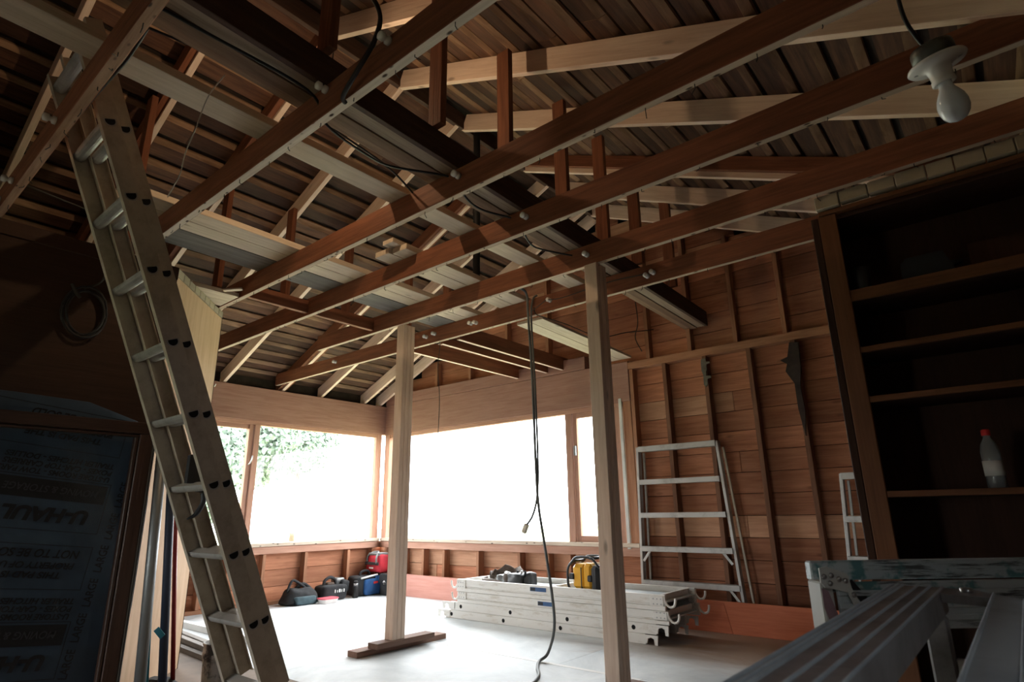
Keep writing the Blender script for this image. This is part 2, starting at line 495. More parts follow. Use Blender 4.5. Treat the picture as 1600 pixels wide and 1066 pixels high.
# ---- floor
floor = box('floor', XL - 0.2, XR + 0.2, YF - 0.2, YB + 0.2, -0.12, -0.004, 'dustwall', bev=0)
tag(floor, 'bare subfloor under pale protection sheets', kind='structure')
ys = [YF - 0.1, -0.35, 0.95, 2.2, 3.44, 4.66, YB + 0.1]
for i in range(len(ys) - 1):
    cuts = [XL - 0.1, -4.9 + 1.1 * (i % 2), -2.5 + 1.1 * (i % 2), XR + 0.1]
    for j in range(3):
        x0, x1, y0, y1 = cuts[j] + 0.001, cuts[j + 1] - 0.001, ys[i] + 0.001, ys[i + 1] - 0.001
        me = box_mesh(x1 - x0, y1 - y0, 0.004, 0)
        # keep texture space continuous: mesh in world coordinates
        c = Vector(((x0 + x1) / 2, (y0 + y1) / 2, -0.002))
        for v in me.vertices: v.co += c
        link('floor_sheet', me, Matrix.Identity(4), floor, [M['floor' if y0 > 2.1 else 'subfloor']])
def tape(p, q): bar('seam_tape', p, q, 0.035, 0.0012, 'white', parent=floor, bev=0)
tape((-5.6, 3.48, 0.0006), (-1.9, 3.42, 0.0006)); tape((-4.95, 4.66, 0.0006), (-2.5, 4.64, 0.0006))

# ---- roof
ceiling = empty('ceiling', (-3.0, 1.7, 2.44))
tag(ceiling, 'open gable roof with bare joists, rafters and old spaced sheathing', kind='structure')
T = 0.14 / CA                                    # vertical rafter depth
for side in (0, 1):
    z = zl if side == 0 else zr
    xe = XL - 0.45 if side == 0 else XR + 0.45
    xr_ = -3.0
    za, zb = z(xe) + T + 0.046, z(xr_) + T + 0.046
    vs = [(xe, YF - 0.3, za), (xr_, YF - 0.3, zb), (xr_, YB + 0.5, zb), (xe, YB + 0.5, za)]
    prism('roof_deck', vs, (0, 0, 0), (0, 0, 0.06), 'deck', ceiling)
    L = abs(xr_ - xe) / CA
    u = 0.03
    d = Vector((CA, 0, SA)) if side == 0 else Vector((-CA, 0, SA))
    nrm = Vector((-SA, 0, CA)) if side == 0 else Vector((SA, 0, CA))
    k = 0
    while u < L - 0.15:
        wd = random.uniform(0.125, 0.155)
        base = Vector((xe, 0, z(xe) + T)) + d * (u + wd / 2)
        tilt = random.uniform(-0.003, 0.003)
        cuts = [YF - 0.1, random.uniform(0.6, 3.9), YB + 0.35]
        for a, b in zip(cuts[:-1], cuts[1:]):
            c = base + nrm * (0.0195 + tilt)
            mw = frame((c.x, a + 0.002, c.z), (c.x, b - 0.002, c.z), nrm)
            sy = -1.0            # local +y lies down to the left of the board as seen along it: chamfer faces +x in both slopes
            l2, h2 = (b - a - 0.004) / 2, 0.019
            nseg = 10
            vs, fs, fm = [], [], []
            for q in range(nseg + 1):
                xx = -l2 + 2 * l2 * q / nseg
                cw = random.uniform(0.026, 0.048)
                for yy, zz in ((-wd / 2, -h2), (wd / 2 - cw, -h2), (wd / 2, -h2 + 0.022), (wd / 2, h2), (-wd / 2, h2)):
                    vs.append((xx, yy * sy, zz))
            for q in range(nseg):
                for e in range(5):
                    i0, i1 = q * 5 + e, q * 5 + (e + 1) % 5
                    fs.append((i0, i1, i1 + 5, i0 + 5)); fm.append(1 if e in (1, 2) else 0)
            fs += [(4, 3, 2, 1, 0), tuple(nseg * 5 + e for e in range(5))]; fm += [1, 1]
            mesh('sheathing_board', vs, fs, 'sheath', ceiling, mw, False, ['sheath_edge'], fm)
        u += wd + random.uniform(0.040, 0.060)
        k += 1

def rafter(y, side, mat, x0=None, x1=None, w=0.038, dep=0.14, drop=0.0):
    z = zl if side == 0 else zr
    a = (XL - 0.35 if side == 0 else XR + 0.3) if x0 is None else x0
    b = (-3.0 - 0.02 if side == 0 else -3.0 + 0.02) if x1 is None else x1
    h = dep / CA / 2
    off = T - dep / CA - drop
    return bar('rafter', (a, y, z(a) + h + off), (b, y, z(b) + h + off), w, dep, mat, parent=ceiling)
for y in (-1.25, -0.64, -0.03, 0.57): rafter(y, 0, 'new'); rafter(y, 1, 'new')
for y in (1.16, 1.77, 2.37, 2.955, 3.665, 4.20, 4.86, 5.12): rafter(y, 0, 'new')
for y in (1.74, 2.365, 3.04, 4.42, 5.0): rafter(y, 1, 'new')
for y in (1.12, 1.73, 3.70, 3.625): rafter(y, 0, 'joist', dep=0.12)
rafter(3.85, 1, 'new', dep=0.14); rafter(3.81, 1, 'joist', dep=0.10); rafter(1.14, 1, 'joist', dep=0.12)
# ridge board
box('ridge_board', -3.019, -2.981, YF, YB + 0.2, 3.99, 4.13, 'darkbeam', ceiling)

# ceiling joists: y of the near face, left end, right end
JZ0, JZ1 = 2.44, 2.58
JO = {}
for nm, y0, xa, xb in (('A', 0.420, -3.82, XR), ('B', 1.067, -3.80, XR), ('C', 1.832, -4.42, XR),
                       ('D', 2.367, XL - 0.05, XR), ('E', 3.000, -4.88, XR), ('F', 3.552, XL - 0.02, XR)):
    za, zb = JZ0, JZ1
    j = box('joist', xa, xb, y0, y0 + 0.038, za, zb, 'joist', ceiling, 0.003, {'-z': 1}, [{'A': 'joist_under_brown', 'B': 'joist_under', 'C': 'joist_under_mid'}.get(nm, 'joist_under_mid')])
    JO[nm] = (j, y0)
for y0 in (-0.25, -0.9):
    box('joist', -3.82, XR, y0, y0 + 0.038, JZ0, JZ1, 'joist', ceiling, 0.003, {'-z': 1}, ['joist_under'])
# bent nails left in the undersides
for nm, (j, y0) in JO.items():
    vs, fs = [], []
    x = -4.4 if nm in 'CDEF' else -3.6
    while x < 0.5:
        yy = y0 + random.uniform(0.008, 0.030); l = random.uniform(0.012, 0.035)
        dx, dy = random.uniform(-0.02, 0.02), random.uniform(-0.02, 0.02)
        v, f = tube_geo([(x, yy, JZ0 + 0.004), (x, yy, JZ0 - l * 0.6), (x + dx, yy + dy, JZ0 - l)], 0.0017, 5)
        o = len(vs); vs += v; fs += [tuple(i + o for i in q) for q in f]
        x += random.uniform(0.10, 0.30)
    tag(mesh('nails', vs, fs, 'wire', j, Matrix.Identity(4)), kind='stuff')
# short ceiling joists running on from the last joist to the window wall
for x in (-4.215, -3.80, -3.59):
    box('joist', x - 0.019, x + 0.019, 3.592, YB + 0.08, JZ0 - 0.02, JZ1 - 0.02, 'joist', ceiling, 0.003, {'-z': 1}, ['new'])

# built-up beam lying across the joists, five plies
def lerp(a, b, t): return a + (b - a) * t
off = 0.0
for mt, dz, w in (('darkbeam', 0.0, 0.030), ('plankgrey', 0.006, 0.075), ('beam', 0.0, 0.066), ('beam', 0.012, 0.060)):
    xa, xb = -1.735 - off - w / 2, -1.955 - off - w / 2
    za = JZ1 + 0.072 + dz
    bar('beam_ply', (xa, YF + 0.1, za), (xb, YB + 0.02, za), w - 0.001, 0.14, mt, parent=ceiling)
    off += w
# struts from that beam up to the right hand rafters
for y in (-0.2, 0.45, 1.06, 1.685, 2.22, 2.80, 3.31, 3.83, 4.45):
    x = -1.735 - 0.22 * (y + 1.6) / 6.82 - 0.005
    top = zr(x) + 0.06
    me = box_mesh(top - JZ1 - 0.155, 0.038, 0.089, 0.002)
    link('strut', me, frame((x, y, JZ1 + 0.155), (x, y, top), (1, 0, 0)), ceiling, [M['joist']])
# struts on the left side
for y in (1.07, 1.79, 2.33, 2.915, 3.625, 4.16):
    x = -4.33
    if y < 1.2: x = -3.95
    z0 = JZ1 if y < 3.6 else JZ0 + 0.1
    top = zl(x) + 0.05
    link('strut', box_mesh(top - z0, 0.038, 0.089, 0.002), frame((x, y, z0), (x, y, top), (1, 0, 0)), ceiling, [M['joist']])
# a red-brown tie behind the last cross joists on the left
box('tie', -4.06, -4.02, 1.87, 3.0, JZ0 + 0.02, JZ0 + 0.12, 'joist', ceiling)

# porcelain knobs nailed to the joists, with the wire they carry
def knob(nm, x, z):
    j, y0 = JO[nm]
    prof = [(0.006, 0.0), (0.017, 0.002), (0.017, 0.014), (0.010, 0.018), (0.010, 0.024), (0.017, 0.028), (0.017, 0.044), (0.010, 0.048), (0.004, 0.049)]
    mw = Matrix.Translation((x, y0, z)) @ Matrix.Rotation(math.pi / 2, 4, 'X')
    lathe('porcelain_knob', prof, mw, 'porcelain', j, 12)
for nm, x, z in (('F', -2.543, 2.52), ('F', -3.325, 2.507), ('F', -3.385, 2.514), ('F', -3.843, 2.515), ('F', -3.954, 2.507),
                 ('F', -1.711, 2.495), ('F', -1.665, 2.508), ('C', -1.837, 2.53), ('D', -1.837, 2.52), ('E', -1.847, 2.508),
                 ('F', -5.38, 2.515), ('B', -1.814, 2.55), ('B', -1.427, 2.55), ('A', -2.73, 2.49), ('A', -3.42, 2.49), ('A', -3.66, 2.48)):
    knob(nm, x, z)

# ---- walls
def wall(name, label, loc):
    return tag(empty(name, loc), label, kind='structure')
wb_ = wall('wall_back', 'open stud wall with red-brown horizontal boards and the wide window', (-3.0, YB, 0))
SID = YB + 0.09
def boards_back(x0, x1, z0, z1, clip=False, h=0.178):
    z = z0; i = 0
    while z < z1 - 0.01:
        ze = min(z + h, z1)
        a, b = x0, x1
        if clip:
            zt = ze
            a = max(x0, (zt - 2.40 - T) / SL - 6.6 - 0.15); b = min(x1, -3.0 - (zt - 3.985 - T) / SL + 0.15)
            if b - a < 0.2: break
        cut = a + (b - a) * (0.62 if i % 3 == 0 else 0.28 if i % 3 == 1 else 0.85)
        segs = [(a, cut), (cut, b)] if b - a > 2.2 else [(a, b)]
        for p, q in segs:
            box('siding_board', p + 0.001, q - 0.001, SID + random.uniform(0, 0.004), SID + 0.02, z + 0.003, ze - 0.001, random.choice(('siding', 'siding', 'siding_pale')), wb_, 0.003)
        z = ze; i += 1
boards_back(-2.78, XR, 0.0, 2.32)
boards_back(XL - 0.1, -2.78, 0.0, 0.56)
boards_back(XL - 0.1, XR, 2.36, 4.2, True)
link('sheathing_paper', box_mesh(abs(XR - XL) + 0.4, 0.01, 0.56, 0), Matrix.Translation(((XL + XR) / 2, SID + 0.03, 0.27)), wb_, [M['hole']])
link('sheathing_paper', box_mesh(XR + 2.78 + 0.2, 0.01, 2.4, 0), Matrix.Translation(((XR - 2.78) / 2 + 0.1, SID + 0.03, 1.2)), wb_, [M['hole']])
prism('sheathing_paper', [(XL - 0.3, SID + 0.025, 2.3), (XR + 0.3, SID + 0.025, 2.3), (XR + 0.3, SID + 0.025, 2.5), (-3.0, SID + 0.025, 4.2), (XL - 0.3, SID + 0.025, 2.5)], (0, 0, 0), (0, 0.01, 0), 'hole', wb_)
for x in (-2.775, -2.42, -2.02, -1.62, -1.25, -0.85, -0.45, -0.05, 0.35):
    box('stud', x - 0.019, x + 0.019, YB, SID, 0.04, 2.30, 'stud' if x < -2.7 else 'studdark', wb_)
box('sole_plate', XL, XR, YB, SID, 0.0, 0.038, 'stud', wb_)
box('top_plate', -3.0, XR, YB - 0.004, SID, 2.302, 2.372, 'stud', wb_)
for x in (-6.12, -5.76, -5.40, -4.85, -4.25, -3.87, -3.60, -3.24):
    box('stud', x - 0.019, x + 0.019, YB, SID, 0.04, 0.53, 'stud', wb_)
box('sill_plate', XL, -2.80, YB - 0.003, SID, 0.535, 0.612, 'frame', wb_)
for x in (-2.58, -2.15, -1.72, -1.3):
    zt = zr(x) if x > -3 else zl(x)
    box('stud', x - 0.019, x + 0.019, YB + 0.01, SID, 2.372, zt, 'stud', wb_)
for x in (-5.6, -5.0, -4.4, -3.8, -3.2):
    box('stud', x - 0.019, x + 0.019, YB + 0.01, SID, 2.52, zl(x), 'stud', wb_)
box('header', XL + 0.02, -2.80, YB - 0.006, SID, 1.985, 2.385, 'header', wb_, 0.004)
box('header', XL + 0.02, -3.3, YB - 0.012, SID, 2.388, 2.525, 'header', wb_, 0.004)
# blackened bracket and torn tar paper left on two studs
def bracket():
    x, y = -2.02, YB - 0.006
    vs = []
    prof = [(-.020, 2.27), (.018, 2.275), (.024, 2.24), (.055, 2.238), (.058, 2.222), (.026, 2.215), (.024, 2.16), (.012, 2.15), (.012, 2.11), (.052, 2.105), (.056, 2.085), (.022, 2.08), (.016, 2.03), (-.002, 2.01), (-.018, 2.03), (-.014, 2.12), (-.026, 2.16), (-.026, 2.23)]
    prism('bracket', [(x + a, y, z) for a, z in prof], (0, 0, 0), (0, -0.012, 0), 'bracket', wb_)
bracket()
prism('torn_paper', [(-1.30, YB - .004, 2.16), (-1.27, YB - .004, 2.28), (-1.20, YB - .004, 2.27), (-1.21, YB - .004, 2.05), (-1.235, YB - .004, 1.90), (-1.225, YB - .004, 1.7), (-1.25, YB - .004, 1.5), (-1.275, YB - .004, 1.72), (-1.275, YB - .004, 1.93), (-1.33, YB - .004, 2.04), (-1.31, YB - .004, 2.10), (-1.36, YB - .004, 2.14)], (0, 0, 0), (0, -0.02, 0), 'paper', wb_)

wl = wall('wall_left', 'window wall with red-brown header and boards below the sill', (XL, 3.0, 0))
SX = XL - 0.09
z = 0.0; i = 0
while z < 0.55:
    box('siding_board', SX - 0.02, SX - random.uniform(0, 0.004), 1.9, YB + 0.1, z + 0.003, min(z + 0.178, 0.56) - 0.001, 'siding', wl, 0.003)
    z += 0.178
box('sheathing_paper', SX - 0.05, SX - 0.03, 1.9, YB + 0.1, 0, 0.56, 'hole', wl, 0)
for y in (2.15, 2.55, 2.95, 3.23, 3.62, 4.14, 4.73, 5.10):
    box('stud', SX, XL, y - 0.019, y + 0.019, 0.04, 0.53, 'stud', wl)
box('sole_plate', SX, XL, 1.9, YB, 0, 0.038, 'stud', wl)
box('sill_plate', SX, XL + 0.003, 1.9, YB, 0.535, 0.612, 'frame', wl)
box('header', SX, XL + 0.006, 1.9, YB + 0.08, 1.995, 2.38, 'header', wl, 0.004)
box('eave_blocking', SX - 0.05, SX - 0.01, YF, YB + 0.1, 2.36, 2.62, 'deck', wl, 0)
box('wall_board', SX - 0.05, XL, YF, 1.9, 0, 2.5, 'dustwall', wl, 0)
# ---- windows
w1 = tag(empty('window_1', (-4.7, YB + 0.03, 0.65)), 'wide window with narrow side sash over the tools', kind='structure')
def wb_box(nm, x0, x1, z0, z1, y0=YB + 0.015, y1=YB + 0.075, mat='frame'): return box(nm, x0, x1, y0, y1, z0, z1, mat, w1, 0.003)
wb_box('sill', XL + 0.02, -2.80, 0.614, 0.652, YB - 0.02, YB + 0.12, 'sill')
wb_box('frame', XL + 0.02, XL + 0.11, 0.652, 1.985, YB + 0.0, YB + 0.09)
wb_box('frame', XL + 0.11, -2.88, 1.94, 1.985)
wb_box('mullion', -3.60, -3.52, 0.652, 1.94)
wb_box('mullion', -3.51, -3.465, 0.652, 1.94, YB + 0.03, YB + 0.07)
wb_box('frame', -3.0, -2.945, 0.652, 1.94)
wb_box('frame', -3.465, -3.0, 0.652, 0.71, YB + 0.03, YB + 0.07)
wb_box('frame', -3.465, -3.0, 1.885, 1.94, YB + 0.03, YB + 0.07)
wb_box('trim_strip', -2.93, -2.895, 0.60, 2.02, YB - 0.012, YB + 0.02, 'vinyl')
wb_box('frame', -2.89, -2.80, 0.652, 1.985, YB + 0.0, YB + 0.09, 'stud')
box('pane', XL + 0.11, -3.60, YB + 0.05, YB + 0.054, 0.652, 1.94, 'glass', w1, 0)
box('pane', -3.465, -3.0, YB + 0.05, YB + 0.054, 0.71, 1.885, 'glass', w1, 0)
box('latch', -3.50, -3.475, YB + 0.005, YB + 0.03, 1.50, 1.60, 'galv', w1)
w2 = tag(empty('window_2', (XL - 0.03, 3.8, 0.65)), 'corner window looking on to greenery, with narrow casement', kind='structure')
def wl_box(nm, y0, y1, z0, z1, x0=XL - 0.075, x1=XL - 0.015, mat='frame'): return box(nm, x0, x1, y0, y1, z0, z1, mat, w2, 0.003)
wl_box('sill', 1.95, YB - 0.02, 0.614, 0.652, XL - 0.12, XL + 0.02, 'sill')
wl_box('frame', 5.08, 5.17, 0.652, 1.995)
wl_box('frame', 1.95, 5.08, 1.95, 1.995)
wl_box('mullion', 3.30, 3.345, 0.652, 1.95)
wl_box('mullion', 3.355, 3.42, 0.652, 1.95, XL - 0.09, XL + 0.0)
wl_box('frame', 1.95, 2.05, 0.652, 1.95)
wl_box('frame', 2.05, 3.30, 1.90, 1.95, XL - 0.07, XL - 0.03)
box('pane', XL - 0.054, XL - 0.05, 3.42, 5.08, 0.652, 1.95, 'glass', w2, 0)
box('pane', XL - 0.054, XL - 0.05, 2.05, 3.30, 0.652, 1.90, 'glass', w2, 0)
h = tube('latch', spline([(XL - 0.01, 3.325, 1.50), (XL + 0.03, 3.325, 1.52), (XL + 0.035, 3.335, 1.56), (XL + 0.02, 3.35, 1.60)], 4), 0.007, 'steel', w2)

# closet in the left: brown panelled wall, plywood diagonal, return wall
wp = wall('wall_partition', 'dark brown panelled partition beside the extension ladder', (-3.8, 0, 0))
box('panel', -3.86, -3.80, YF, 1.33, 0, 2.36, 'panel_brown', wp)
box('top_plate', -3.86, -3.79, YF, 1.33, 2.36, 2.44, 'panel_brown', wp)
wd_ = wall('wall_diagonal', 'pale plywood diagonal wall panel behind the extension ladder', (-4.1, 1.6, 0))
pa, pb = Vector((-3.80, 1.33, 0)), Vector((-4.42, 1.90, 0))
dn = (pb - pa).normalized(); nn = Vector((dn.y, -dn.x, 0))
if nn.dot(Vector((4, -1.6, 0))) < 0: nn = -nn
mid = (pa + pb) / 2
link('plywood_panel', box_mesh(2.385, 0.018, (pb - pa).length, 0.002), frame(mid + Vector((0, 0, 0.0)) - nn * 0.012, mid + Vector((0, 0, 2.385)) - nn * 0.012, dn), wd_, [M['ply']])
n_t = 9
for k in range(n_t):
    a = pa.lerp(pb, k / n_t + 0.004); b = pa.lerp(pb, (k + 1) / n_t - 0.004)
    hh = random.uniform(0.044, 0.052)
    c0, c1 = a + Vector((0, 0, 2.388 + hh / 2)) - nn * 0.014, b + Vector((0, 0, 2.388 + hh / 2)) - nn * 0.014
    bar('lath_end', c0, c1, 0.03, hh, 'tile', parent=wd_)
tube('nail_pair', [pb + Vector((0.01, 0, 1.86)), pb + Vector((0.05, -0.01, 1.87))], 0.004, 'steel', wd_, 5)
wr_ = wall('wall_return', 'dull board wall closing the small room behind the diagonal panel', (-5.4, 1.9, 0))
box('panel', XL, -4.42, 1.86, 1.90, 0, 2.42, 'dustwall', wr_, 0)
# right and front walls (mostly outside the view)
wq = wall('wall_right', 'brown boarded outer wall next to the bookcase', (XR, 1.7, 0))
Wa, Wb, Wc, Wd = -0.04, 0.28, 1.32, 1.68
for a, b, z0, z1 in ((YF, Wa, 0, 2.42), (Wb, YB + 0.1, 0, 2.42), (Wa, Wb, 0, Wc), (Wa, Wb, Wd, 2.42)):
    box('panel', XR, XR + 0.08, a, b, z0, z1, 'panel_brown', wq, 0)
w4 = tag(empty('window_4', (XR + 0.04, 0.12, Wc)), 'small side window in the brown boarded wall', kind='structure')
for a, b, z0, z1 in ((Wa, Wa + .03, Wc, Wd), (Wb - .03, Wb, Wc, Wd), (Wa + .03, Wb - .03, Wc, Wc + .03), (Wa + .03, Wb - .03, Wd - .03, Wd)):
    box('frame', XR + 0.01, XR + 0.07, a, b, z0, z1, 'frame', w4)
box('pane', XR + 0.04, XR + 0.044, Wa + .03, Wb - .03, Wc + .03, Wd - .03, 'glass', w4, 0)
wf = wall('wall_front', 'dull boarded wall facing the windows', (-3, YF, 0))
for a, b, z0, z1 in ((XL - 0.1, -3.80, 0, 2.42), (-2.40, XR + 0.1, 0, 2.42), (-3.80, -2.40, 1.40, 2.42)):  # unseen opening kept low and narrow to shield near joists and bookcase from light
    box('panel', a, b, YF - 0.1, YF, z0, z1, 'dustwall', wf, 0)
wh = wall('wall_passage_added', 'unseen pale passage added to channel light from behind', (-3.2, -2.5, 0))  # invented passage, pale walls throw more light forward at the posts
box('panel', -3.90, -3.80, -3.3, YF - 0.1, 0, 2.38, 'vinyl', wh, 0)
box('panel', -2.40, -2.30, -3.3, YF - 0.1, 0, 2.38, 'vinyl', wh, 0)
box('panel', -3.90, -2.30, -3.3, YF - 0.1, 2.38, 2.42, 'vinyl', wh, 0)
box('panel', -3.90, -2.30, -3.3, YF - 0.2, -0.12, -0.004, 'pipe', wh, 0)
dr = tag(empty('door_added', (-2.65, -3.25, 0)), 'unseen glazed door added as light source behind the passage', kind='structure')  # unseen door added to light the room from behind the camera
for a, b, z0, z1 in ((-3.80, -3.74, 0, 2.38), (-2.46, -2.40, 0, 2.38), (-3.74, -2.46, 0, 0.10), (-3.74, -2.46, 2.22, 2.38)):
    box('frame', a, b, -3.29, -3.22, z0, z1, 'frame', dr)
box('pane', -3.74, -2.46, -3.26, -3.256, 0.10, 2.22, 'glass', dr, 0)
prism('gable_panel', [(XL - 0.3, YF - 0.06, 2.42), (XR + 0.3, YF - 0.06, 2.42), (-3.0, YF - 0.06, 4.17)], (0, 0, 0), (0, -0.03, 0), 'dustwall', wf)

# ================================================================== BOOKCASE
SY = 3.08
bk = tag(empty('bookcase', (0.0, SY + 0.15, 0.0)), 'dark stained built-in bookcase filling the partition', 'bookcase')
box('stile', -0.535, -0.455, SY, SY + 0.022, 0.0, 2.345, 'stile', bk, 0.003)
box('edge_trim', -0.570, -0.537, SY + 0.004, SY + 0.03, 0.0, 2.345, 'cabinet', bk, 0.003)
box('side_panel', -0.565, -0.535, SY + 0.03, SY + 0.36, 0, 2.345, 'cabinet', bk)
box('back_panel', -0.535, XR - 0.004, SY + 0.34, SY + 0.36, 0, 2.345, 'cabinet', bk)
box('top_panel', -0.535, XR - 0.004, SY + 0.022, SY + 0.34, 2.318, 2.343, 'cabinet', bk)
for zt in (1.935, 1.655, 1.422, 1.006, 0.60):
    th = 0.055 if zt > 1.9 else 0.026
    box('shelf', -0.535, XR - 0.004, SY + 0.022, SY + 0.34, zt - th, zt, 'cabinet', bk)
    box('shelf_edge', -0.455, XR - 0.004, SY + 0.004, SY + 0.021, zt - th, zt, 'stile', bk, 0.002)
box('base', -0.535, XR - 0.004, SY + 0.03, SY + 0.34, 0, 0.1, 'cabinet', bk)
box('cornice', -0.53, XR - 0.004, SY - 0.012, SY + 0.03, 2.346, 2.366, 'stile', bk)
tr = tag(empty('trim_1', (0, SY, 2.40)), 'cut ceiling tile edges above the bookcase', kind='structure')
x = -0.535
while x < XR - 0.1:
    e = min(x + random.uniform(0.095, 0.125), XR - 0.004)
    box('tile_edge', x + 0.002, e - 0.002, SY - 0.035 + random.uniform(0, 0.006), SY + 0.02, 2.370 + random.uniform(0, .012), 2.4385, 'tile', tr, 0.003)
    x = e
c = lathe('tumbler', [(0.034, 0), (0.036, 0.004), (0.040, 0.06), (0.046, 0.13), (0.043, 0.131), (0.036, 0.02)], Matrix.Translation((-0.412, 3.19, 1.9355)), 'cup')
tag(c, 'dark tumbler standing on the top shelf of the bookcase', 'cup')
cb = tag(empty('storage_caddy', (-0.13, 3.2, 1.935)), 'dark lidded caddy with sloping end on the bookcase', 'caddy')
prism('body', [(-0.245, 3.13, 1.936), (-0.055, 3.13, 1.936), (-0.045, 3.13, 1.96), (-0.075, 3.13, 2.045), (-0.215, 3.13, 2.045), (-0.24, 3.13, 2.02)], (0, 0, 0), (0, 0.14, 0), 'cup', cb)
prism('spout', [(-0.055, 3.19, 1.985), (-0.012, 3.19, 1.995), (-0.012, 3.19, 2.005), (-0.06, 3.19, 2.01)], (0, 0, 0), (0, 0.03, 0), 'cup', cb)
bo = tag(empty('water_bottle', (-0.075, 3.22, 1.006)), 'clear plastic bottle with red cap on the lower bookcase shelf', 'bottle')
bm_ = Matrix.Translation((-0.075, 3.22, 1.0065))
lathe('body', [(0.030, 0), (0.034, 0.006), (0.034, 0.05), (0.031, 0.08), (0.034, 0.11), (0.034, 0.15), (0.028, 0.18), (0.014, 0.205), (0.0135, 0.218)], bm_, 'clear', bo)
lathe('cap', [(0.0155, 0.216), (0.0165, 0.22), (0.0165, 0.238), (0.012, 0.242)], bm_, 'redprint', bo, 16)
lathe('paper_label', [(0.0347, 0.05), (0.0347, 0.112)], bm_, 'white', bo)

# ================================================================== SHORING POSTS
p1 = tag(empty('shoring_post', (-3.68, 3.06, 0.076)), 'pale three-stud timber post standing on two stacked blocks', 'post')
for k in range(3):
    y = 3.018 + 0.0385 * k + 0.0385 / 2
    box('stud', -3.727, -3.638, y - 0.019, y + 0.019, 0.077, 2.439, 'new', p1, 0.003)
tag(box('timber_block', -3.80, -3.69, 2.76, 3.60, 0.0005, 0.0385, 'block', None, 0.002), 'long dark-ended lower timber block under the stacked-block post', 'block')
RM_ = tag(box('timber_block', -3.735, -3.63, 2.88, 3.42, 0.039, 0.0765, 'block', None, 0.002), 'shorter upper timber block directly under the stacked-block post', 'block')
p2 = tag(empty('shoring_post', (-1.81, 3.02, 0.04)), 'pale timber post on a single block beside the yellow radio', 'post')
for k in range(3):
    y = 2.985 + 0.0385 * k + 0.0385 / 2
    box('stud', -1.868, -1.779, y - 0.019, y + 0.019, 0.0395, 2.439, 'new', p2, 0.003)
tag(box('timber_block', -1.87, -1.77, 2.72, 3.27, 0.0005, 0.0385, 'block', None, 0.002), 'single timber block under the post near the dangling cord', 'block')

# ================================================================== LOOSE PLANKS OVER THE JOISTS
def plank(x0, x1, xa, xb, ya, yb, mat, label, z0=JZ1 + 0.001, th=0.038):
    w = abs(x1 - x0)
    o = bar('loose_plank', ((x0 + x1) / 2, ya, z0 + th / 2), ((xa + xb) / 2, yb, z0 + th / 2), w, th, mat)
    return tag(o, label, 'plank')
plank(-2.225, -2.365, -2.235, -2.375, -0.9, 3.62, 'plank', 'single pale plank laid flat across the joists beside the built-up beam')
plank(-3.26, -3.395, -3.315, -3.45, 0.9, 3.64, 'plank', 'pale plank on the joists, inner board of the plank walkway')
plank(-3.40, -3.535, -3.455, -3.59, 0.9, 3.66, 'plank', 'pale plank on the joists, middle board of the plank walkway')
plank(-3.545, -3.79, -3.60, -3.845, 1.0, 3.62, 'greyplank', 'wide weathered grey board along the plank walkway on the joists')
plank(-2.75, -2.885, -2.79, -2.925, 2.27, 3.62, 'plank', 'short pale plank with cut end showing, inner of a pair on the joists')
plank(-2.89, -3.025, -2.93, -3.065, 2.24, 3.62, 'plank', 'short pale plank with rounded corner, outer of a pair on the joists')
plank(-2.80, -2.90, -2.83, -2.93, 2.20, 3.2, 'plank', 'narrow pale plank lying on top of the short pair', JZ1 + 0.040, 0.03)
plank(-4.03, -4.17, -4.03, -4.17, 1.50, 1.826, 'plank', 'pale off-cut bridging the plywood diagonal wall and a joist', JZ0 + 0.001, 0.03)
plank(-4.175, -4.31, -4.175, -4.31, 1.66, 1.826, 'plank', 'smaller pale off-cut at the corner of the plywood diagonal wall', JZ0 + 0.001, 0.03)
plank(-2.66, -2.785, -2.75, -2.875, 3.60, 5.19, 'plank', 'pale ceiling board with ragged edge running to the window wall', JZ0 - 0.03, 0.024)
plank(-2.79, -2.92, -2.88, -3.01, 3.60, 5.19, 'plank', 'smooth pale ceiling board running to the window wall beside the ragged one', JZ0 - 0.03, 0.024)
o = tube('vent_pipe', [(-2.955, 3.15, 2.63), (-2.955, 3.15, 4.02)], 0.028, 'black', seg=14)
tag(o, 'black plastic vent pipe rising behind the short planks', 'pipe')

# ================================================================== EXTENSION LADDER
ld = Vector((-0.0172, 0.392, -0.9198)).normalized()      # down the rails
ln = Vector((0, 0.9198, 0.392)).normalized()             # across the rail webs
lx = Vector((1, 0, 0))
lad = tag(empty('extension_ladder', (-2.77, 1.62, 0.0)), 'tall dusty aluminium extension ladder leaning on the joists', 'ladder')
def channel(name, p, q, depth, flange, side, mat, parent, th=0.003):
    """C rail: web at p..q, flanges towards side*x"""
    P, Q = Vector(p), Vector(q)
    hx = lx * side
    prof = [(-depth / 2, 0), (depth / 2, 0), (depth / 2, flange), (depth / 2 - th, flange), (depth / 2 - th, th), (-depth / 2 + th, th), (-depth / 2 + th, flange), (-depth / 2, flange)]
    n = len(prof)
    vs = [P + ln * a + hx * b for a, b in prof] + [Q + ln * a + hx * b for a, b in prof]
    fs = [(i, (i + 1) % n, n + (i + 1) % n, n + i) for i in range(n)]
    fs += [(0, 1, 4, 5), (1, 2, 3, 4), (5, 6, 7, 0), (n + 5, n + 4, n + 1, n), (n + 4, n + 3, n + 2, n + 1), (n, n + 7, n + 6, n + 5)]
    o = mesh(name, vs, fs, mat, parent, Matrix.Identity(4))
    bm = bmesh.new(); bm.from_mesh(o.data); bmesh.ops.recalc_face_normals(bm, faces=bm.faces); bm.to_mesh(o.data); bm.free()
    return o
def at_z(P, z): return P + ld * ((z - P.z) / ld.z)
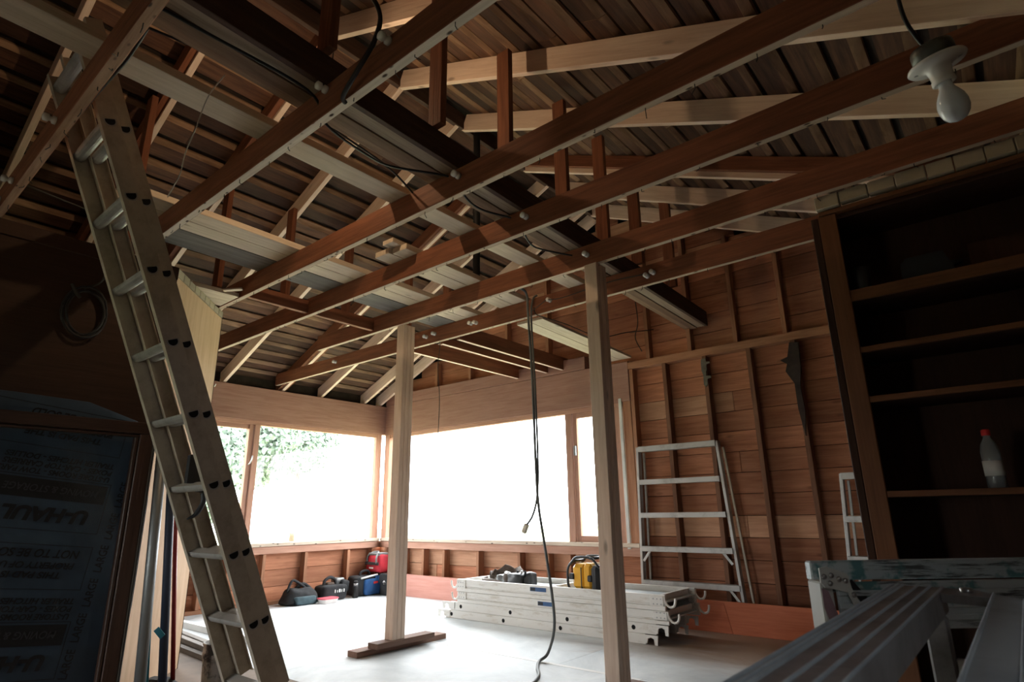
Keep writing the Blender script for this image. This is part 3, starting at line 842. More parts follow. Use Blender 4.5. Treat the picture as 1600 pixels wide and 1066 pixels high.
for sec, (P0, wdt, z_lo, z_hi) in enumerate(((Vector((-2.533, 0.552, 2.471)), 0.385, 0.03, 2.80), (Vector((-2.557, 0.612, 2.479)), 0.340, 0.24, 2.90))):
    A, B = at_z(P0, z_hi), at_z(P0, z_lo)
    sh = Vector((-wdt, 0, 0))
    channel('rail', A, B, 0.070 if sec == 0 else 0.062, 0.026, -1, 'alu', lad)
    channel('rail', A + sh, B + sh, 0.070 if sec == 0 else 0.062, 0.026, 1, 'alu', lad)
    for k in range(-1, 9):
        C0 = P0 + ld * (0.305 * k)
        if C0.z < z_lo + 0.04 or C0.z > z_hi - 0.04: continue
        # D shaped hollow rung, black end caps stand in for the shaded inside
        vs, fs, fm = [], [], []
        prof = [(math.cos(t) * 0.017, math.sin(t) * 0.017) for t in [math.pi * i / 8 for i in range(9)]] + [(-0.016, -0.006), (0.016, -0.006)]
        n = len(prof)
        ends = [C0 + Vector((0.0015, 0, 0)), C0 + sh - Vector((0.0015, 0, 0))]
        for e in ends:
            for sc in (1.45, 1.12):
                for a, b in prof: vs.append(e + ln * (a * sc) - ld * (-b * sc))
        for i in range(n):
            j = (i + 1) % n
            fs.append((i, j, 2 * n + j, 2 * n + i)); fm.append(0)
            fs.append((i, j, n + j, n + i)); fm.append(0)
            fs.append((2 * n + i, 2 * n + j, 3 * n + j, 3 * n + i)); fm.append(0)
        fs.append(tuple(range(n, 2 * n))); fm.append(1); fs.append(tuple(range(3 * n, 4 * n))); fm.append(1)
        mesh('rung', vs, fs, 'alu_light', lad, Matrix.Identity(4), False, ['hole'], fm)
    if sec == 0:
        for s in (Vector((0, 0, 0)), sh):
            b = B + s
            box('foot', b.x - 0.03, b.x + 0.03, b.y - 0.05, b.y + 0.06, 0.0, 0.035, 'black', lad, 0.006)
# gravity lock hooked on the inside of the far rail
lk = Vector((-2.80, 1.16, 1.10))
prism('rung_lock', [lk + Vector((0, a, b)) for a, b in ((-.03, .10), (.0, .11), (.015, .03), (.075, -.03), (.06, -.06), (.02, -.055), (.01, -.02), (-.03, -.02))], (0, 0, 0), (0.03, 0, 0), 'darkplastic', lad)
tube('lock_hook', spline([lk + Vector((0.015, 0.05, -0.06)), lk + Vector((0.015, 0.055, -0.10)), lk + Vector((0.015, 0.03, -0.15)), lk + Vector((0.015, -0.005, -0.17))], 4), [0.012] * 8 + [0.010, 0.009, 0.007, 0.005, 0.003], 'darkplastic', lad, 6)

# ================================================================== STEP LADDERS AGAINST THE WALL
def flat_ladder(name, label, TL, TR, BL, BR, treads, y, braces=True):
    """TL.. are (x, z); rails in the plane y, treads (xl, xr, z)"""
    r = tag(empty(name, ((BL[0] + BR[0]) / 2, y, 0)), label, 'ladder')
    yy = y
    bar('rail', (BL[0], yy, BL[1]), (TL[0], yy, TL[1]), 0.06, 0.024, 'alu_light', (1, 0, 0), r)
    bar('rail', (BR[0], yy, BR[1]), (TR[0], yy, TR[1]), 0.06, 0.024, 'alu_light', (1, 0, 0), r)
    # rear frame folded close behind
    bar('rear_rail', (BL[0] + 0.05, yy + 0.045, BL[1] + 0.02), (TL[0] + 0.03, yy + 0.045, TL[1] - 0.05), 0.02, 0.018, 'alu_light', (1, 0, 0), r)
    bar('rear_rail', (BR[0] + 0.06, yy + 0.045, BR[1] + 0.02), (TR[0] + 0.03, yy + 0.045, TR[1] - 0.05), 0.02, 0.018, 'alu', (1, 0, 0), r)
    for i, (xa, xb, zz) in enumerate(treads):
        bar('tread', (xa, yy - 0.005, zz - 0.02), (xb, yy - 0.005, zz - 0.02), 0.075, 0.045 if i else 0.05, 'alu_light', (0, 0, 1), r)
        if braces and i >= len(treads) - 2:
            for x, s in ((xa + 0.012, 1), (xb - 0.012, -1)):
                bar('knee_brace', (x + s * 0.07, yy - 0.035, zz - 0.035), (x, yy - 0.035, zz - 0.125), 0.004, 0.022, 'alu_light', (1, 0, 0), r)
    return r
flat_ladder('step_ladder', 'folded aluminium step ladder leaning against the board wall above the red plank',
            (-2.715, 1.515), (-1.955, 1.515), (-2.765, 0.0), (-1.86, 0.0),
            [(-2.70, -1.96, 1.515), (-2.705, -1.955, 1.215), (-2.72, -1.935, 0.922), (-2.735, -1.91, 0.634), (-2.745, -1.885, 0.350)], 5.135)
flat_ladder('step_ladder', 'second aluminium step ladder mostly hidden behind the bookcase stile',
            (-1.03, 1.19), (-0.45, 1.19), (-1.10, 0.0), (-0.36, 0.0),
            [(-1.03, -0.45, 1.19), (-1.05, -0.42, 0.88), (-1.07, -0.40, 0.60), (-1.08, -0.38, 0.30)], 5.135, False)

# ================================================================== BOARDS ALONG THE BACK WALL
def lean_board(name, xa, xb, y, h, mat, label):
    o = bar(name, (xa, y, h / 2 + 0.001), (xb, y, h / 2 + 0.001), 0.038, h, mat, bev=0.003)
    return tag(o, label, 'plank')
rb = tag(empty('primed_beam', (-5.2, 5.10, 0)), 'pink-primed long beam on edge below the window, with slanted end', 'plank')
prism('beam_body', [(-6.44, 5.075, 0.245), (-6.20, 5.075, 0.001), (-3.4, 5.075, 0.001), (-3.4, 5.075, 0.235)], (0, 0, 0), (0, 0.045, 0), 'pinkboard', rb)
r2 = tag(empty('primed_plank', (-1.6, 5.06, 0)), 'orange-red primed plank on edge below the leaning step ladder', 'plank')
prism('long_piece', [(-1.955, 5.035, 0.001), (XR - 0.25, 5.035, 0.001), (XR - 0.25, 5.035, 0.222), (-2.005, 5.035, 0.222)], (0, 0, 0), (0, 0.02, 0), 'redboard', r2)
prism('short_piece', [(-2.40, 5.035, 0.001), (-1.958, 5.035, 0.001), (-2.008, 5.035, 0.222), (-2.40, 5.035, 0.222)], (0, 0, 0), (0, 0.02, 0), 'redboard', r2)
box('top_flange', -2.40, XR - 0.25, 5.033, 5.066, 0.223, 0.233, 'redboard', r2, 0.001)

# ================================================================== SCAFFOLD STACK
def hook(parent, x, y, z, s, mat='scaf'):
    pts = [(x, y, z + 0.02), (x + s * 0.015, y, z - 0.01), (x + s * 0.04, y, z - 0.03), (x + s * 0.07, y, z - 0.025), (x + s * 0.085, y, z + 0.0), (x + s * 0.088, y, z + 0.03)]
    vs, fs = tube_geo(spline(pts, 4), 0.009, 6)
    return mesh('hook', vs, fs, mat, parent, Matrix.Identity(4), True)
def plank_deck(z0, z1, xa, xb, label, y0=4.30, y1=4.86, redhook=False):
    r = tag(empty('scaffold_deck', ((xa + xb) / 2, (y0 + y1) / 2, z0)), label, 'scaffold', 'aluminium scaffold pieces stacked on the floor')
    for y, sg in ((y0, 1), (y1, -1)):
        # rail with a ribbed outer face: three stacked bands
        hgt = z1 - z0
        for k, (a, b, pr) in enumerate(((0, .30, 0.0), (.30, .42, 0.008), (.42, 1.0, 0.002))):
            box('side_rail', xa, xb, min(y + sg * pr, y + sg * 0.03), max(y + sg * pr, y + sg * 0.03), z0 + hgt * a, z0 + hgt * b, 'scaf', r, 0.002)
    box('deck_sheet', xa, xb, y0 + 0.031, y1 - 0.031, z1 - 0.055, z1 - 0.045, 'deckblue', r, 0)
    for x in (xa + 0.02, xa + (xb - xa) * 0.50, xb - 0.06):
        box('cross_member', x - 0.012, x + 0.012, y0 + 0.031, y1 - 0.031, z1 - 0.045, z1 - 0.004, 'scaf', r, 0.002)
    for x, s in ((xb - 0.01, 1), (xa + 0.01, -1)):
        for y in (y0 + 0.012, y1 - 0.012):
            ep = box('end_plate', min(x, x - s * 0.11), max(x, x - s * 0.11), y - 0.016, y + 0.016, z0 + 0.03, z1 - 0.006, 'scaf', r, 0.003)
            hook(r, x, y, z0 + (z1 - z0) * 0.55, s)
            for i in range(3):
                for j in range(2):
                    vs, fs = tube_geo([(x - s * (0.02 + 0.03 * i), y - 0.0165, z0 + 0.045 + j * 0.035), (x - s * (0.02 + 0.03 * i), y - 0.019, z0 + 0.045 + j * 0.035)], 0.005, 6)
                    mesh('rivet', vs, fs, 'steel', ep, Matrix.Identity(4))
    return r
d1 = plank_deck(0.238, 0.345, -4.28, -2.15, 'upper scaffold deck of the stack, carrying the tool belt')
d2 = plank_deck(0.146, 0.236, -4.27, -2.13, 'second scaffold deck of the stack, with a blue sticker')
for r, zc, xc in ((d1, 0.312, -3.31), (d2, 0.205, -3.23)):
    bar('sticker', (xc - 0.085, 4.2995, zc), (xc + 0.085, 4.2995, zc), 0.001, 0.032, 'sticker', (0, 0, 1), r, 0)
    bar('sticker_panel', (xc - 0.083, 4.2988, zc), (xc - 0.03, 4.2988, zc), 0.001, 0.026, 'inkgrey', (0, 0, 1), r, 0)
bar('sticker', (-2.62, 4.2995, 0.312), (-2.50, 4.2995, 0.312), 0.001, 0.03, 'white', (0, 0, 1), d1, 0)
def rail_section(z0, z1, xa, xb, holes, label, y0=4.30, y1=4.82):
    r = tag(empty('scaffold_section', ((xa + xb) / 2, (y0 + y1) / 2, z0)), label, 'scaffold', 'aluminium scaffold pieces stacked on the floor')
    for y, sg in ((y0, 1), (y1, -1)):
        box('side_rail', xa, xb, min(y, y + sg * 0.028), max(y, y + sg * 0.028), z0, z1, 'scaf', r, 0.003)
        for x, s in ((xb, 1), (xa, -1)):
            zz = lambda t: z0 + (z1 - z0) * t
            poly = [(x - s * 0.06, y, zz(.15)), (x + s * 0.012, y, zz(.15)), (x + s * 0.02, y, zz(.6)), (x + s * 0.045, y, zz(.74)), (x + s * 0.068, y, zz(.6)), (x + s * 0.072, y, zz(.05)), (x + s * 0.095, y, zz(.02)), (x + s * 0.1, y, zz(.95)), (x - s * 0.06, y, zz(.95))]
            prism('end_bracket', [(a, b - sg * 0.005, c) for a, b, c in poly], (0, 0, 0), (0, sg * 0.010, 0), 'scaf', r)
    for x in holes:
        zc = (z0 + z1) / 2
        vs, fs = tube_geo([(x, y0 - 0.0008, zc), (x, y1 + 0.0008, zc)], 0.017, 10)
        fm = [0] * len(fs); fm[-1] = fm[-2] = 1  # end faces blackened in place of shaded hollow tube
        mesh('rung', vs, fs, 'scaf', r, Matrix.Identity(4), False, ['hole'], fm)
    return r
rail_section(0.072, 0.145, -4.36, -2.235, (-4.22, -3.62, -3.02, -2.42), 'scaffold ladder section lying third from the top of the stack')
rail_section(0.001, 0.071, -4.42, -2.325, (-4.34, -3.70, -3.09, -2.52), 'scaffold ladder section lying on the floor under the stack')

# ---- tool belt on the deck
tb = tag(empty('tool_belt', (-3.85, 4.58, 0.3005)), 'brown leather tool belt heaped on the scaffold deck', 'tool belt')
ZD = 0.3005
pts = []
for i in range(19):
    a = math.radians(-30 + i * 240 / 18)
    pts.append(Vector((-3.93 + 0.20 * math.cos(a), 4.63 + 0.10 * math.sin(a), ZD + 0.055 + 0.045 * max(0, math.sin(a)) + 0.012 * math.sin(i * 1.9))))
vs, fs = [], []
for k, p in enumerate(pts):
    lean = Vector((0, 0.02 * math.sin(k * 0.9), 0))
    vs += [p + Vector((0, 0, -0.045)), p + lean + Vector((0, 0, 0.040 + 0.012 * math.sin(k * 1.3)))]
for i in range(len(pts) - 1): fs.append((2 * i, 2 * i + 2, 2 * i + 3, 2 * i + 1))
o = mesh('belt', vs, fs, 'leather', tb, Matrix.Identity(4), True)
sm = o.modifiers.new('s', 'SOLIDIFY'); sm.thickness = 0.008
def blob(name, c, sx, sy, sz, mat, parent, jit=0.12, rz=0.0, taper=0.0, sub=2):
    bm = bmesh.new()
    bmesh.ops.create_cube(bm, size=2.0)
    bmesh.ops.subdivide_edges(bm, edges=bm.edges, cuts=2, use_grid_fill=True)
    rnd = random.Random(hash((round(c[0], 3), round(c[1], 3), round(sx, 3))) & 0xffff)
    for v in bm.verts:
        t = 1 - taper * (v.co.z + 1) / 2
        v.co = Vector((v.co.x * sx * t, v.co.y * sy * t, v.co.z * sz)) + Vector((rnd.uniform(-1, 1) * sx, rnd.uniform(-1, 1) * sy, rnd.uniform(-1, 1) * sz)) * jit
    zmin = -sz
    me = bpy.data.meshes.new(name); bm.to_mesh(me); bm.free()
    for p in me.polygons: p.use_smooth = True
    o = link(name, me, Matrix.Translation(c) @ Matrix.Rotation(rz, 4, 'Z'), parent, [M[mat]])
    m = o.modifiers.new('sub', 'SUBSURF'); m.levels = sub; m.render_levels = sub
    return o
blob('pouch', (-3.70, 4.50, ZD + 0.055), 0.085, 0.07, 0.055, 'darkplastic', tb, 0.22)
blob('pouch', (-3.78, 4.52, ZD + 0.05), 0.07, 0.055, 0.05, 'leather', tb, 0.25)
blob('pouch', (-3.60, 4.56, ZD + 0.06), 0.05, 0.06, 0.06, 'darkplastic', tb, 0.25)
blob('pouch', (-3.90, 4.55, ZD + 0.04), 0.06, 0.05, 0.04, 'galv', tb, 0.3)
for k in range(3): tube('tool_handle', [(-3.72 + 0.05 * k, 4.52, ZD + 0.06), (-3.69 + 0.06 * k, 4.50 - 0.02 * k, ZD + 0.13)], 0.010, 'steel' if k == 1 else 'black', tb, 8)
tube('hammer_head', [(-3.88, 4.56, ZD + 0.09), (-3.78, 4.50, ZD + 0.085)], 0.024, 'steel', tb, 10)
tube('loose_strap', spline([(-4.18, 4.62, ZD + 0.04), (-4.12, 4.50, ZD + 0.03), (-3.95, 4.42, ZD + 0.045), (-3.80, 4.40, ZD + 0.03)], 5), 0.014, 'leather', tb, 6)

# ---- yellow job site radio
rd = tag(empty('jobsite_radio', (-2.97, 4.60, ZD)), 'yellow and black jobsite radio with a tubular roll cage', 'radio')
rx0, rx1, ry0, ry1 = -3.10, -2.84, 4.47, 4.67
def rbx(nm, a, b, c, d, e, f, mat, bev=0.02): return box(nm, a, b, c, d, e, f, mat, rd, bev)
rbx('body', rx0 + 0.02, rx1 - 0.10, ry0, ry1, ZD + 0.012, ZD + 0.215, 'yellow', 0.03)
rbx('body_panel', rx1 - 0.135, rx1 - 0.03, ry0 - 0.004, ry1 + 0.004, ZD + 0.012, ZD + 0.22, 'yellow', 0.03)
rbx('end_cap', rx1 - 0.045, rx1 + 0.03, ry0 - 0.012, ry1 + 0.012, ZD + 0.005, ZD + 0.205, 'darkplastic', 0.03)
rbx('rib', rx0 + 0.115, rx0 + 0.125, ry0 - 0.004, ry1, ZD + 0.015, ZD + 0.19, 'darkplastic', 0.003)
rbx('latch', rx0 + 0.0, rx0 + 0.05, ry0 - 0.012, ry0 + 0.03, ZD + 0.09, ZD + 0.14, 'darkplastic', 0.008)
rbx('latch', rx1 - 0.075, rx1 - 0.03, ry0 - 0.016, ry0 + 0.03, ZD + 0.08, ZD + 0.13, 'darkplastic', 0.008)
for y in (ry0 + 0.01, ry1 - 0.01):
    tube('cage_bar', spline([(rx0 + 0.05, y, ZD + 0.012), (rx0 - 0.015, y, ZD + 0.03), (rx0 - 0.02, y, ZD + 0.17), (rx0 + 0.03, y, ZD + 0.235), (rx0 + 0.08, y, ZD + 0.268), (rx1 - 0.04, y, ZD + 0.262), (rx1 + 0.03, y, ZD + 0.19)], 5), 0.011, 'darkplastic', rd, 8)
for x, zz in ((rx0 - 0.018, ZD + 0.10), (rx0 + 0.03, ZD + 0.235), (rx1 - 0.04, ZD + 0.262)):
    tube('cage_bar', [(x, ry0 + 0.01, zz), (x, ry1 - 0.01, zz)], 0.012, 'darkplastic', rd, 8)

# ================================================================== BAGS ALONG THE LEFT WALL
b1 = tag(empty('canvas_bag', (-6.42, 3.95, 0)), 'slumped black canvas bag with loop handles, nearest the ladder foot', 'bag')
blob('body', (-6.42, 3.98, 0.085), 0.13, 0.21, 0.085, 'bagblack', b1, 0.22, 0, 0.35)
blob('side_pocket', (-6.31, 3.98, 0.045), 0.05, 0.13, 0.045, 'bagteal', b1, 0.2)
tube('handle', spline([(-6.42, 3.82, 0.13), (-6.42, 3.87, 0.245), (-6.42, 3.94, 0.23), (-6.42, 4.06, 0.15)], 5), 0.014, 'bagblack', b1, 6)
tube('handle', spline([(-6.47, 3.95, 0.15), (-6.46, 4.02, 0.20), (-6.46, 4.10, 0.17), (-6.44, 4.20, 0.07)], 5), 0.02, 'bagblack', b1, 6)
b2 = tag(empty('tool_tote', (-6.42, 4.38, 0)), 'black tool tote with white marks and round loop handle', 'bag')
blob('body', (-6.42, 4.38, 0.085), 0.11, 0.17, 0.085, 'bagblack', b2, 0.12)
tube('handle', spline([(-6.42, 4.28, 0.14), (-6.42, 4.29, 0.21), (-6.42, 4.36, 0.245), (-6.42, 4.43, 0.21), (-6.42, 4.44, 0.14)], 5), 0.018, 'bagblack', b2, 8)
blob('lining', (-6.44, 4.36, 0.165), 0.05, 0.05, 0.025, 'leather', b2, 0.1)
blob('cap', (-6.47, 4.50, 0.185), 0.06, 0.06, 0.045, 'galv', b2, 0.1)
blob('cuff', (-6.40, 4.54, 0.14), 0.045, 0.05, 0.065, 'bagblack', b2, 0.15)
for k, (hh, ww) in enumerate(((0.032, 0.010), (0.026, 0.008), (0.034, 0.022), (0.030, 0.008), (0.034, 0.012))):
    bar('white_mark', (-6.3025, 4.36 + 0.030 * k, 0.085), (-6.3025, 4.36 + 0.030 * k, 0.085 + hh), 0.006, ww, 'white', (0, 1, 0), b2, 0)
tu = tag(empty('food_tub', (-6.20, 4.20, 0)), 'white plastic tub with a red lid on the floor by the bags', 'tub')
def rrect(nm, cx, cy, hx, hy, z0, z1, mat, parent, tp=1.0, r=0.03):
    pts = []
    for sx, sy, a0 in ((1, 1, 0), (-1, 1, 90), (-1, -1, 180), (1, -1, 270)):
        for k in range(5):
            a = math.radians(a0 + k * 22.5)
            pts.append((sx * (hx - r) + r * math.cos(a), sy * (hy - r) + r * math.sin(a)))
    n = len(pts)
    vs = [(cx + x * tp, cy + y * tp, z0) for x, y in pts] + [(cx + x, cy + y, z1) for x, y in pts]
    fs = [tuple(range(n))[::-1], tuple(range(n, 2 * n))] + [(i, (i + 1) % n, n + (i + 1) % n, n + i) for i in range(n)]
    return mesh(nm, vs, fs, mat, parent, Matrix.Identity(4))
rrect('body', -6.20, 4.20, 0.07, 0.10, 0.001, 0.045, 'tub', tu, 0.86)
rrect('lid', -6.20, 4.20, 0.074, 0.104, 0.045, 0.058, 'tublid', tu)
th = tag(empty('flask', (-6.30, 4.64, 0)), 'black drinking flask with steel collar standing before the blue bag', 'bottle')
lathe('body', [(0.030, 0.001), (0.034, 0.006), (0.034, 0.12), (0.027, 0.135)], Matrix.Translation((-6.30, 4.64, 0)), 'black', th, 16)
lathe('collar', [(0.028, 0.135), (0.028, 0.160)], Matrix.Translation((-6.30, 4.64, 0)), 'steel', th, 16)
lathe('cap', [(0.024, 0.160), (0.026, 0.165), (0.026, 0.185), (0.018, 0.19)], Matrix.Translation((-6.30, 4.64, 0)), 'black', th, 16)
b3 = tag(empty('tool_bag', (-6.43, 4.86, 0)), 'blue and black tool bag with a level strapped on top', 'bag')
blob('body', (-6.44, 4.83, 0.115), 0.11, 0.155, 0.115, 'bagblack', b3, 0.06)
blob('front_pocket', (-6.335, 4.89, 0.10), 0.035, 0.115, 0.09, 'bagblue', b3, 0.05)
blob('end_pocket', (-6.36, 4.99, 0.115), 0.06, 0.03, 0.11, 'bagblue', b3, 0.05)
tube('handle', spline([(-6.42, 4.78, 0.21), (-6.42, 4.80, 0.27), (-6.42, 4.90, 0.275), (-6.42, 4.93, 0.21)], 5), 0.016, 'bagblack', b3, 6)
tube('steel_bar', [(-6.32, 4.73, 0.205), (-6.32, 4.97, 0.235)], 0.011, 'white', b3, 8)
tr_ = Matrix.Rotation(math.pi / 2, 4, 'Z') @ Matrix.Rotation(math.pi / 2, 4, 'X')
bar('red_mark', (-6.297, 4.90, 0.145), (-6.297, 4.965, 0.150), 0.004, 0.024, 'redprint', (0, 0, 1), b3, 0)
b4 = tag(empty('satchel', (-6.36, 5.02, 0)), 'black flap satchel with a small white emblem in the corner', 'bag')
blob('body', (-6.16, 5.01, 0.12), 0.11, 0.05, 0.12, 'bagblack', b4, 0.05)
blob('flap', (-6.16, 4.965, 0.19), 0.10, 0.022, 0.06, 'bagblack', b4, 0.05)
mesh('emblem', [(-6.17, 4.935, 0.155), (-6.145, 4.935, 0.180), (-6.12, 4.935, 0.155), (-6.135, 4.935, 0.155), (-6.145, 4.935, 0.165), (-6.155, 4.935, 0.15), (-6.145, 4.935, 0.135), (-6.145, 4.935, 0.125)],
     [(0, 1, 2, 3, 4), (0, 4, 5), (5, 6, 7)], 'white', b4, Matrix.Identity(4))
b5 = tag(empty('duffel_bag', (-6.40, 5.10, 0.235)), 'red duffel bag with grey straps stacked in the corner', 'bag')
blob('lower_crate', (-6.44, 5.115, 0.128), 0.09, 0.04, 0.125, 'bagblack', b5, 0.03)
blob('body', (-6.42, 5.06, 0.36), 0.16, 0.10, 0.11, 'bagred', b5, 0.05, 0, 0.15)
box('band', -6.555, -6.285, 4.945, 4.955, 0.34, 0.375, 'darkplastic', b5, 0.003)
blob('top_flap', (-6.42, 5.05, 0.465), 0.12, 0.085, 0.018, 'galv', b5, 0.15)
tube('strap', spline([(-6.53, 4.97, 0.36), (-6.52, 4.96, 0.44), (-6.46, 5.0, 0.485), (-6.42, 5.05, 0.49)], 4), 0.012, 'galv', b5, 6)
tube('strap', spline([(-6.33, 4.95, 0.36), (-6.33, 4.95, 0.43), (-6.36, 5.0, 0.48), (-6.42, 5.05, 0.49)], 4), 0.012, 'galv', b5, 6)
bar('name_patch', (-6.47, 4.951, 0.305), (-6.39, 4.951, 0.305), 0.003, 0.018, 'white', parent=b5, bev=0)

# ================================================================== LEFT FOREGROUND: WRAPPED FURNITURE, SASH, POLES
wfz = tag(empty('wrapped_cabinet', (-3.66, 0.2, 0)), 'tall furniture wrapped in a printed blue moving pad by the brown wall', 'furniture')
XP = -3.56
blob('moving_pad', ((-3.78 + XP) / 2, 0.30, 0.765), (XP + 3.78) / 2 + 0.005, 0.99, 0.765, 'pad', wfz, 0.006, 0, 0.0, 1)
# printing on the pad is upside down and slightly turned: pattern x runs left, pattern y runs down
PA_ = math.radians(6.5); pc, ps = math.cos(PA_), math.sin(PA_)
PX = XP + 0.0065
def pad_pt(a, b, x=PX): return Vector((x, 1.052 - a * pc - b * ps, 0.803 + a * ps - b * pc))
def pad_mw(a, b, x=PX):
    m = Matrix(((0, 0, 1, 0), (-pc, -ps, 0, 0), (ps, -pc, 0, 0), (0, 0, 0, 1))); m.translation = pad_pt(a, b, x); return m
def pad_text(body, a, b, size, width, mat='ink', shear=0.2, bold=0.0012, x=PX):
    return text('print', body, size, mat, pad_mw(a, b, x), wfz, shear, bold, width=width)
def pad_rect(a0, a1, b0, b1, mat='ink', x=PX - 0.0008):
    return mesh('print_block', [pad_pt(a0, b0, x), pad_pt(a0, b1, x), pad_pt(a1, b1, x), pad_pt(a1, b0, x)], [(0, 3, 2, 1)], mat, wfz, Matrix.Identity(4))
def pad_outline(a0, a1, b0, b1):
    t = 0.003
    for q in ((a0, a1, b0, b0 + t), (a0, a1, b1 - t, b1), (a0, a0 + t, b0, b1)): pad_rect(*q)
def pad_repeat(o, notice=True, block=True):
    if notice:
        pad_outline(0.0, 0.70, o, o + 0.195)
        pad_text('NOT TO BE SOLD', 0.047, o + 0.022, 0.050, 0.37)
        pad_text('PROPERTY OF U-HAUL', 0.055, o + 0.078, 0.038, 0.40)
        pad_text('THIS PAD IS THE', 0.098, o + 0.120, 0.038, 0.32)
    if block:
        pad_text('TRAILER HITCHES - DOLLIES', 0.010, o + 0.232, 0.034, 0.45)
        pad_text('BOXES - CAR-TOP CARRIERS', 0.012, o + 0.265, 0.034, 0.45)
        pad_text('U-STORE ROOMS - TOW BARS', 0.014, o + 0.298, 0.034, 0.46)
        pad_rect(0.012, 0.60, o + 0.342, o + 0.430)
        pad_text('MOVING & STORAGE', 0.045, o + 0.370, 0.044, 0.385, 'inkgrey', 0.2, 0.0004, PX + 0.0008)
        pad_text('U-HAUL', 0.055, o + 0.470, 0.085, 0.345, bold=0.004)
        pad_outline(0.0, 0.70, o + 0.330, o + 0.570)
pad_repeat(-0.63); pad_repeat(0.0)
for k in range(7):
    z = 0.681 - 0.1525 * (k - 2)
    y = 1.089 + (z - 0.681) * 0.147
    cc, ss = math.cos(0.147), math.sin(0.147)
    m = Matrix(((0, 0, 1, 0), (ss, -cc, 0, 0), (cc, ss, 0, 0), (0, 0, 0, 1))); m.translation = (PX, y + 0.012, z)
    text('print', 'LARGE', 0.05, 'ink', m, wfz, 0.05, 0.0008, width=0.125)

sa = tag(empty('window_sash', (-3.48, 0.3, 0.1)), 'dark framed glazed sash leaning before the padded furniture', 'window sash')
XS = -3.50
def sb(nm, y0, y1, z0, z1, mat='sash', x0=XS - 0.022, x1=XS + 0.022): return box(nm, x0, x1, y0, y1, z0, z1, mat, sa, 0.004)
sb('top_rail', -0.62, 1.22, 1.36, 1.42)
sb('top_rail_bead', -0.62, 1.19, 1.343, 1.358, 'sash', XS - 0.016, XS + 0.016)
sb('bottom_rail', -0.62, 1.22, 0.10, 0.175)
sb('stile', 1.155, 1.22, 0.176, 1.359)
sb('stile_bead', 1.135, 1.153, 0.176, 1.342, 'sash', XS - 0.016, XS + 0.016)
sb('stile', -0.62, -0.55, 0.176, 1.342)
sb('weather_strip', 1.222, 1.228, 0.12, 1.40, 'galv', XS - 0.008, XS + 0.018)
sb('weather_strip', 1.232, 1.237, 0.12, 1.38, 'galv', XS - 0.008, XS + 0.018)
box('pane', XS - 0.004, XS, -0.55, 1.135, 0.176, 1.342, 'dimglass', sa, 0)
for y in (-0.5, 1.1): box('rest_block', XS - 0.03, XS + 0.03, y - 0.04, y + 0.04, 0.0, 0.099, 'block', sa)

def pole(name, label, p, q, r, mat, cat='pole'):
    o = tube(name, [p, q], r, mat, seg=12); return tag(o, label, cat)
pole('galvanised_pole', 'galvanised grey pole leaning beside the dark sash', (-3.47, 1.33, 0.001), (-3.50, 1.275, 1.36), 0.026, 'galv')
pole('navy_pole', 'dark navy pole leaning against the plywood diagonal wall', (-3.56, 1.475, 0.001), (-3.62, 1.365, 1.42), 0.021, 'navy')
bo2 = tag(empty('long_broom', (-3.72, 1.60, 0)), 'red handled push broom with a black head by the diagonal panel', 'broom')
tube('handle', [(-3.72, 1.585, 0.06), (-3.80, 1.50, 1.05)], 0.012, 'redpole', bo2, 10)
prism('head', [(-3.80, 1.50, 0.0), (-3.50, 1.62, 0.0), (-3.52, 1.64, 0.05), (-3.66, 1.61, 0.075), (-3.74, 1.57, 0.11), (-3.78, 1.51, 0.12), (-3.80, 1.49, 0.05)], (0, 0, 0), (0.03, -0.06, 0), 'black', bo2)
tp = tag(bar('tape_strip', (-3.556, 1.396, 0.39), (-3.532, 1.424, 0.35), 0.004, 0.03, 'teal', (0, 0, 1)), 'short strip of teal tape stuck across the leaning poles', 'tape')
pole('teal_handle', 'thin teal handle standing between the grey and navy poles', (-3.56, 1.40, 0.001), (-3.70, 1.335, 1.28), 0.010, 'teal')

# ---- bucket and trim strips on the floor
bu = tag(empty('paint_bucket', (-3.77, 1.86, 0)), 'paint-crusted white bucket behind the ladder foot', 'bucket')
bmx = Matrix.Translation((-3.77, 1.86, 0.001))
lathe('body', [(0.088, 0), (0.092, 0.01), (0.100, 0.16), (0.105, 0.163), (0.105, 0.19), (0.101, 0.192), (0.102, 0.225), (0.107, 0.228), (0.107, 0.238), (0.098, 0.238), (0.088, 0.02), (0.02, 0.015)], bmx, 'bucket', bu, 24)
tube('bail', spline([(-3.77 - 0.10, 1.86, 0.21), (-3.80 - 0.08, 1.90, 0.27), (-3.80, 1.96, 0.30), (-3.72, 1.93, 0.27), (-3.665, 1.86, 0.21)], 5), 0.004, 'string', bu, 6)
tube('paint_stick', [(-3.80, 1.84, 0.02), (-3.72, 1.92, 0.31)], 0.006, 'pipe', bu, 6)
for k in range(6):
    y = 2.10 + 0.052 * (k % 4); z0 = 0.001 + (0.035 if k > 3 else 0)
    dy = 0.02 * k
    o = bar('trim_strip', (-5.9, y + dy + 0.10, z0 + 0.016), (-4.28 + 0.03 * (k % 3), y + (0.03 if k > 3 else 0), z0 + 0.016), 0.045, 0.032, 'pipe')
    tag(o, 'grey-brown timber strip in the bundle on the floor near the bucket', 'timber strip', 'timber strips bundled on the floor')
tag(box('baseboard_length', -6.2, -4.5, 2.55, 2.60, 0.001, 0.05, 'white'), 'pale length of skirting lying on the floor past the trim strips', 'skirting')

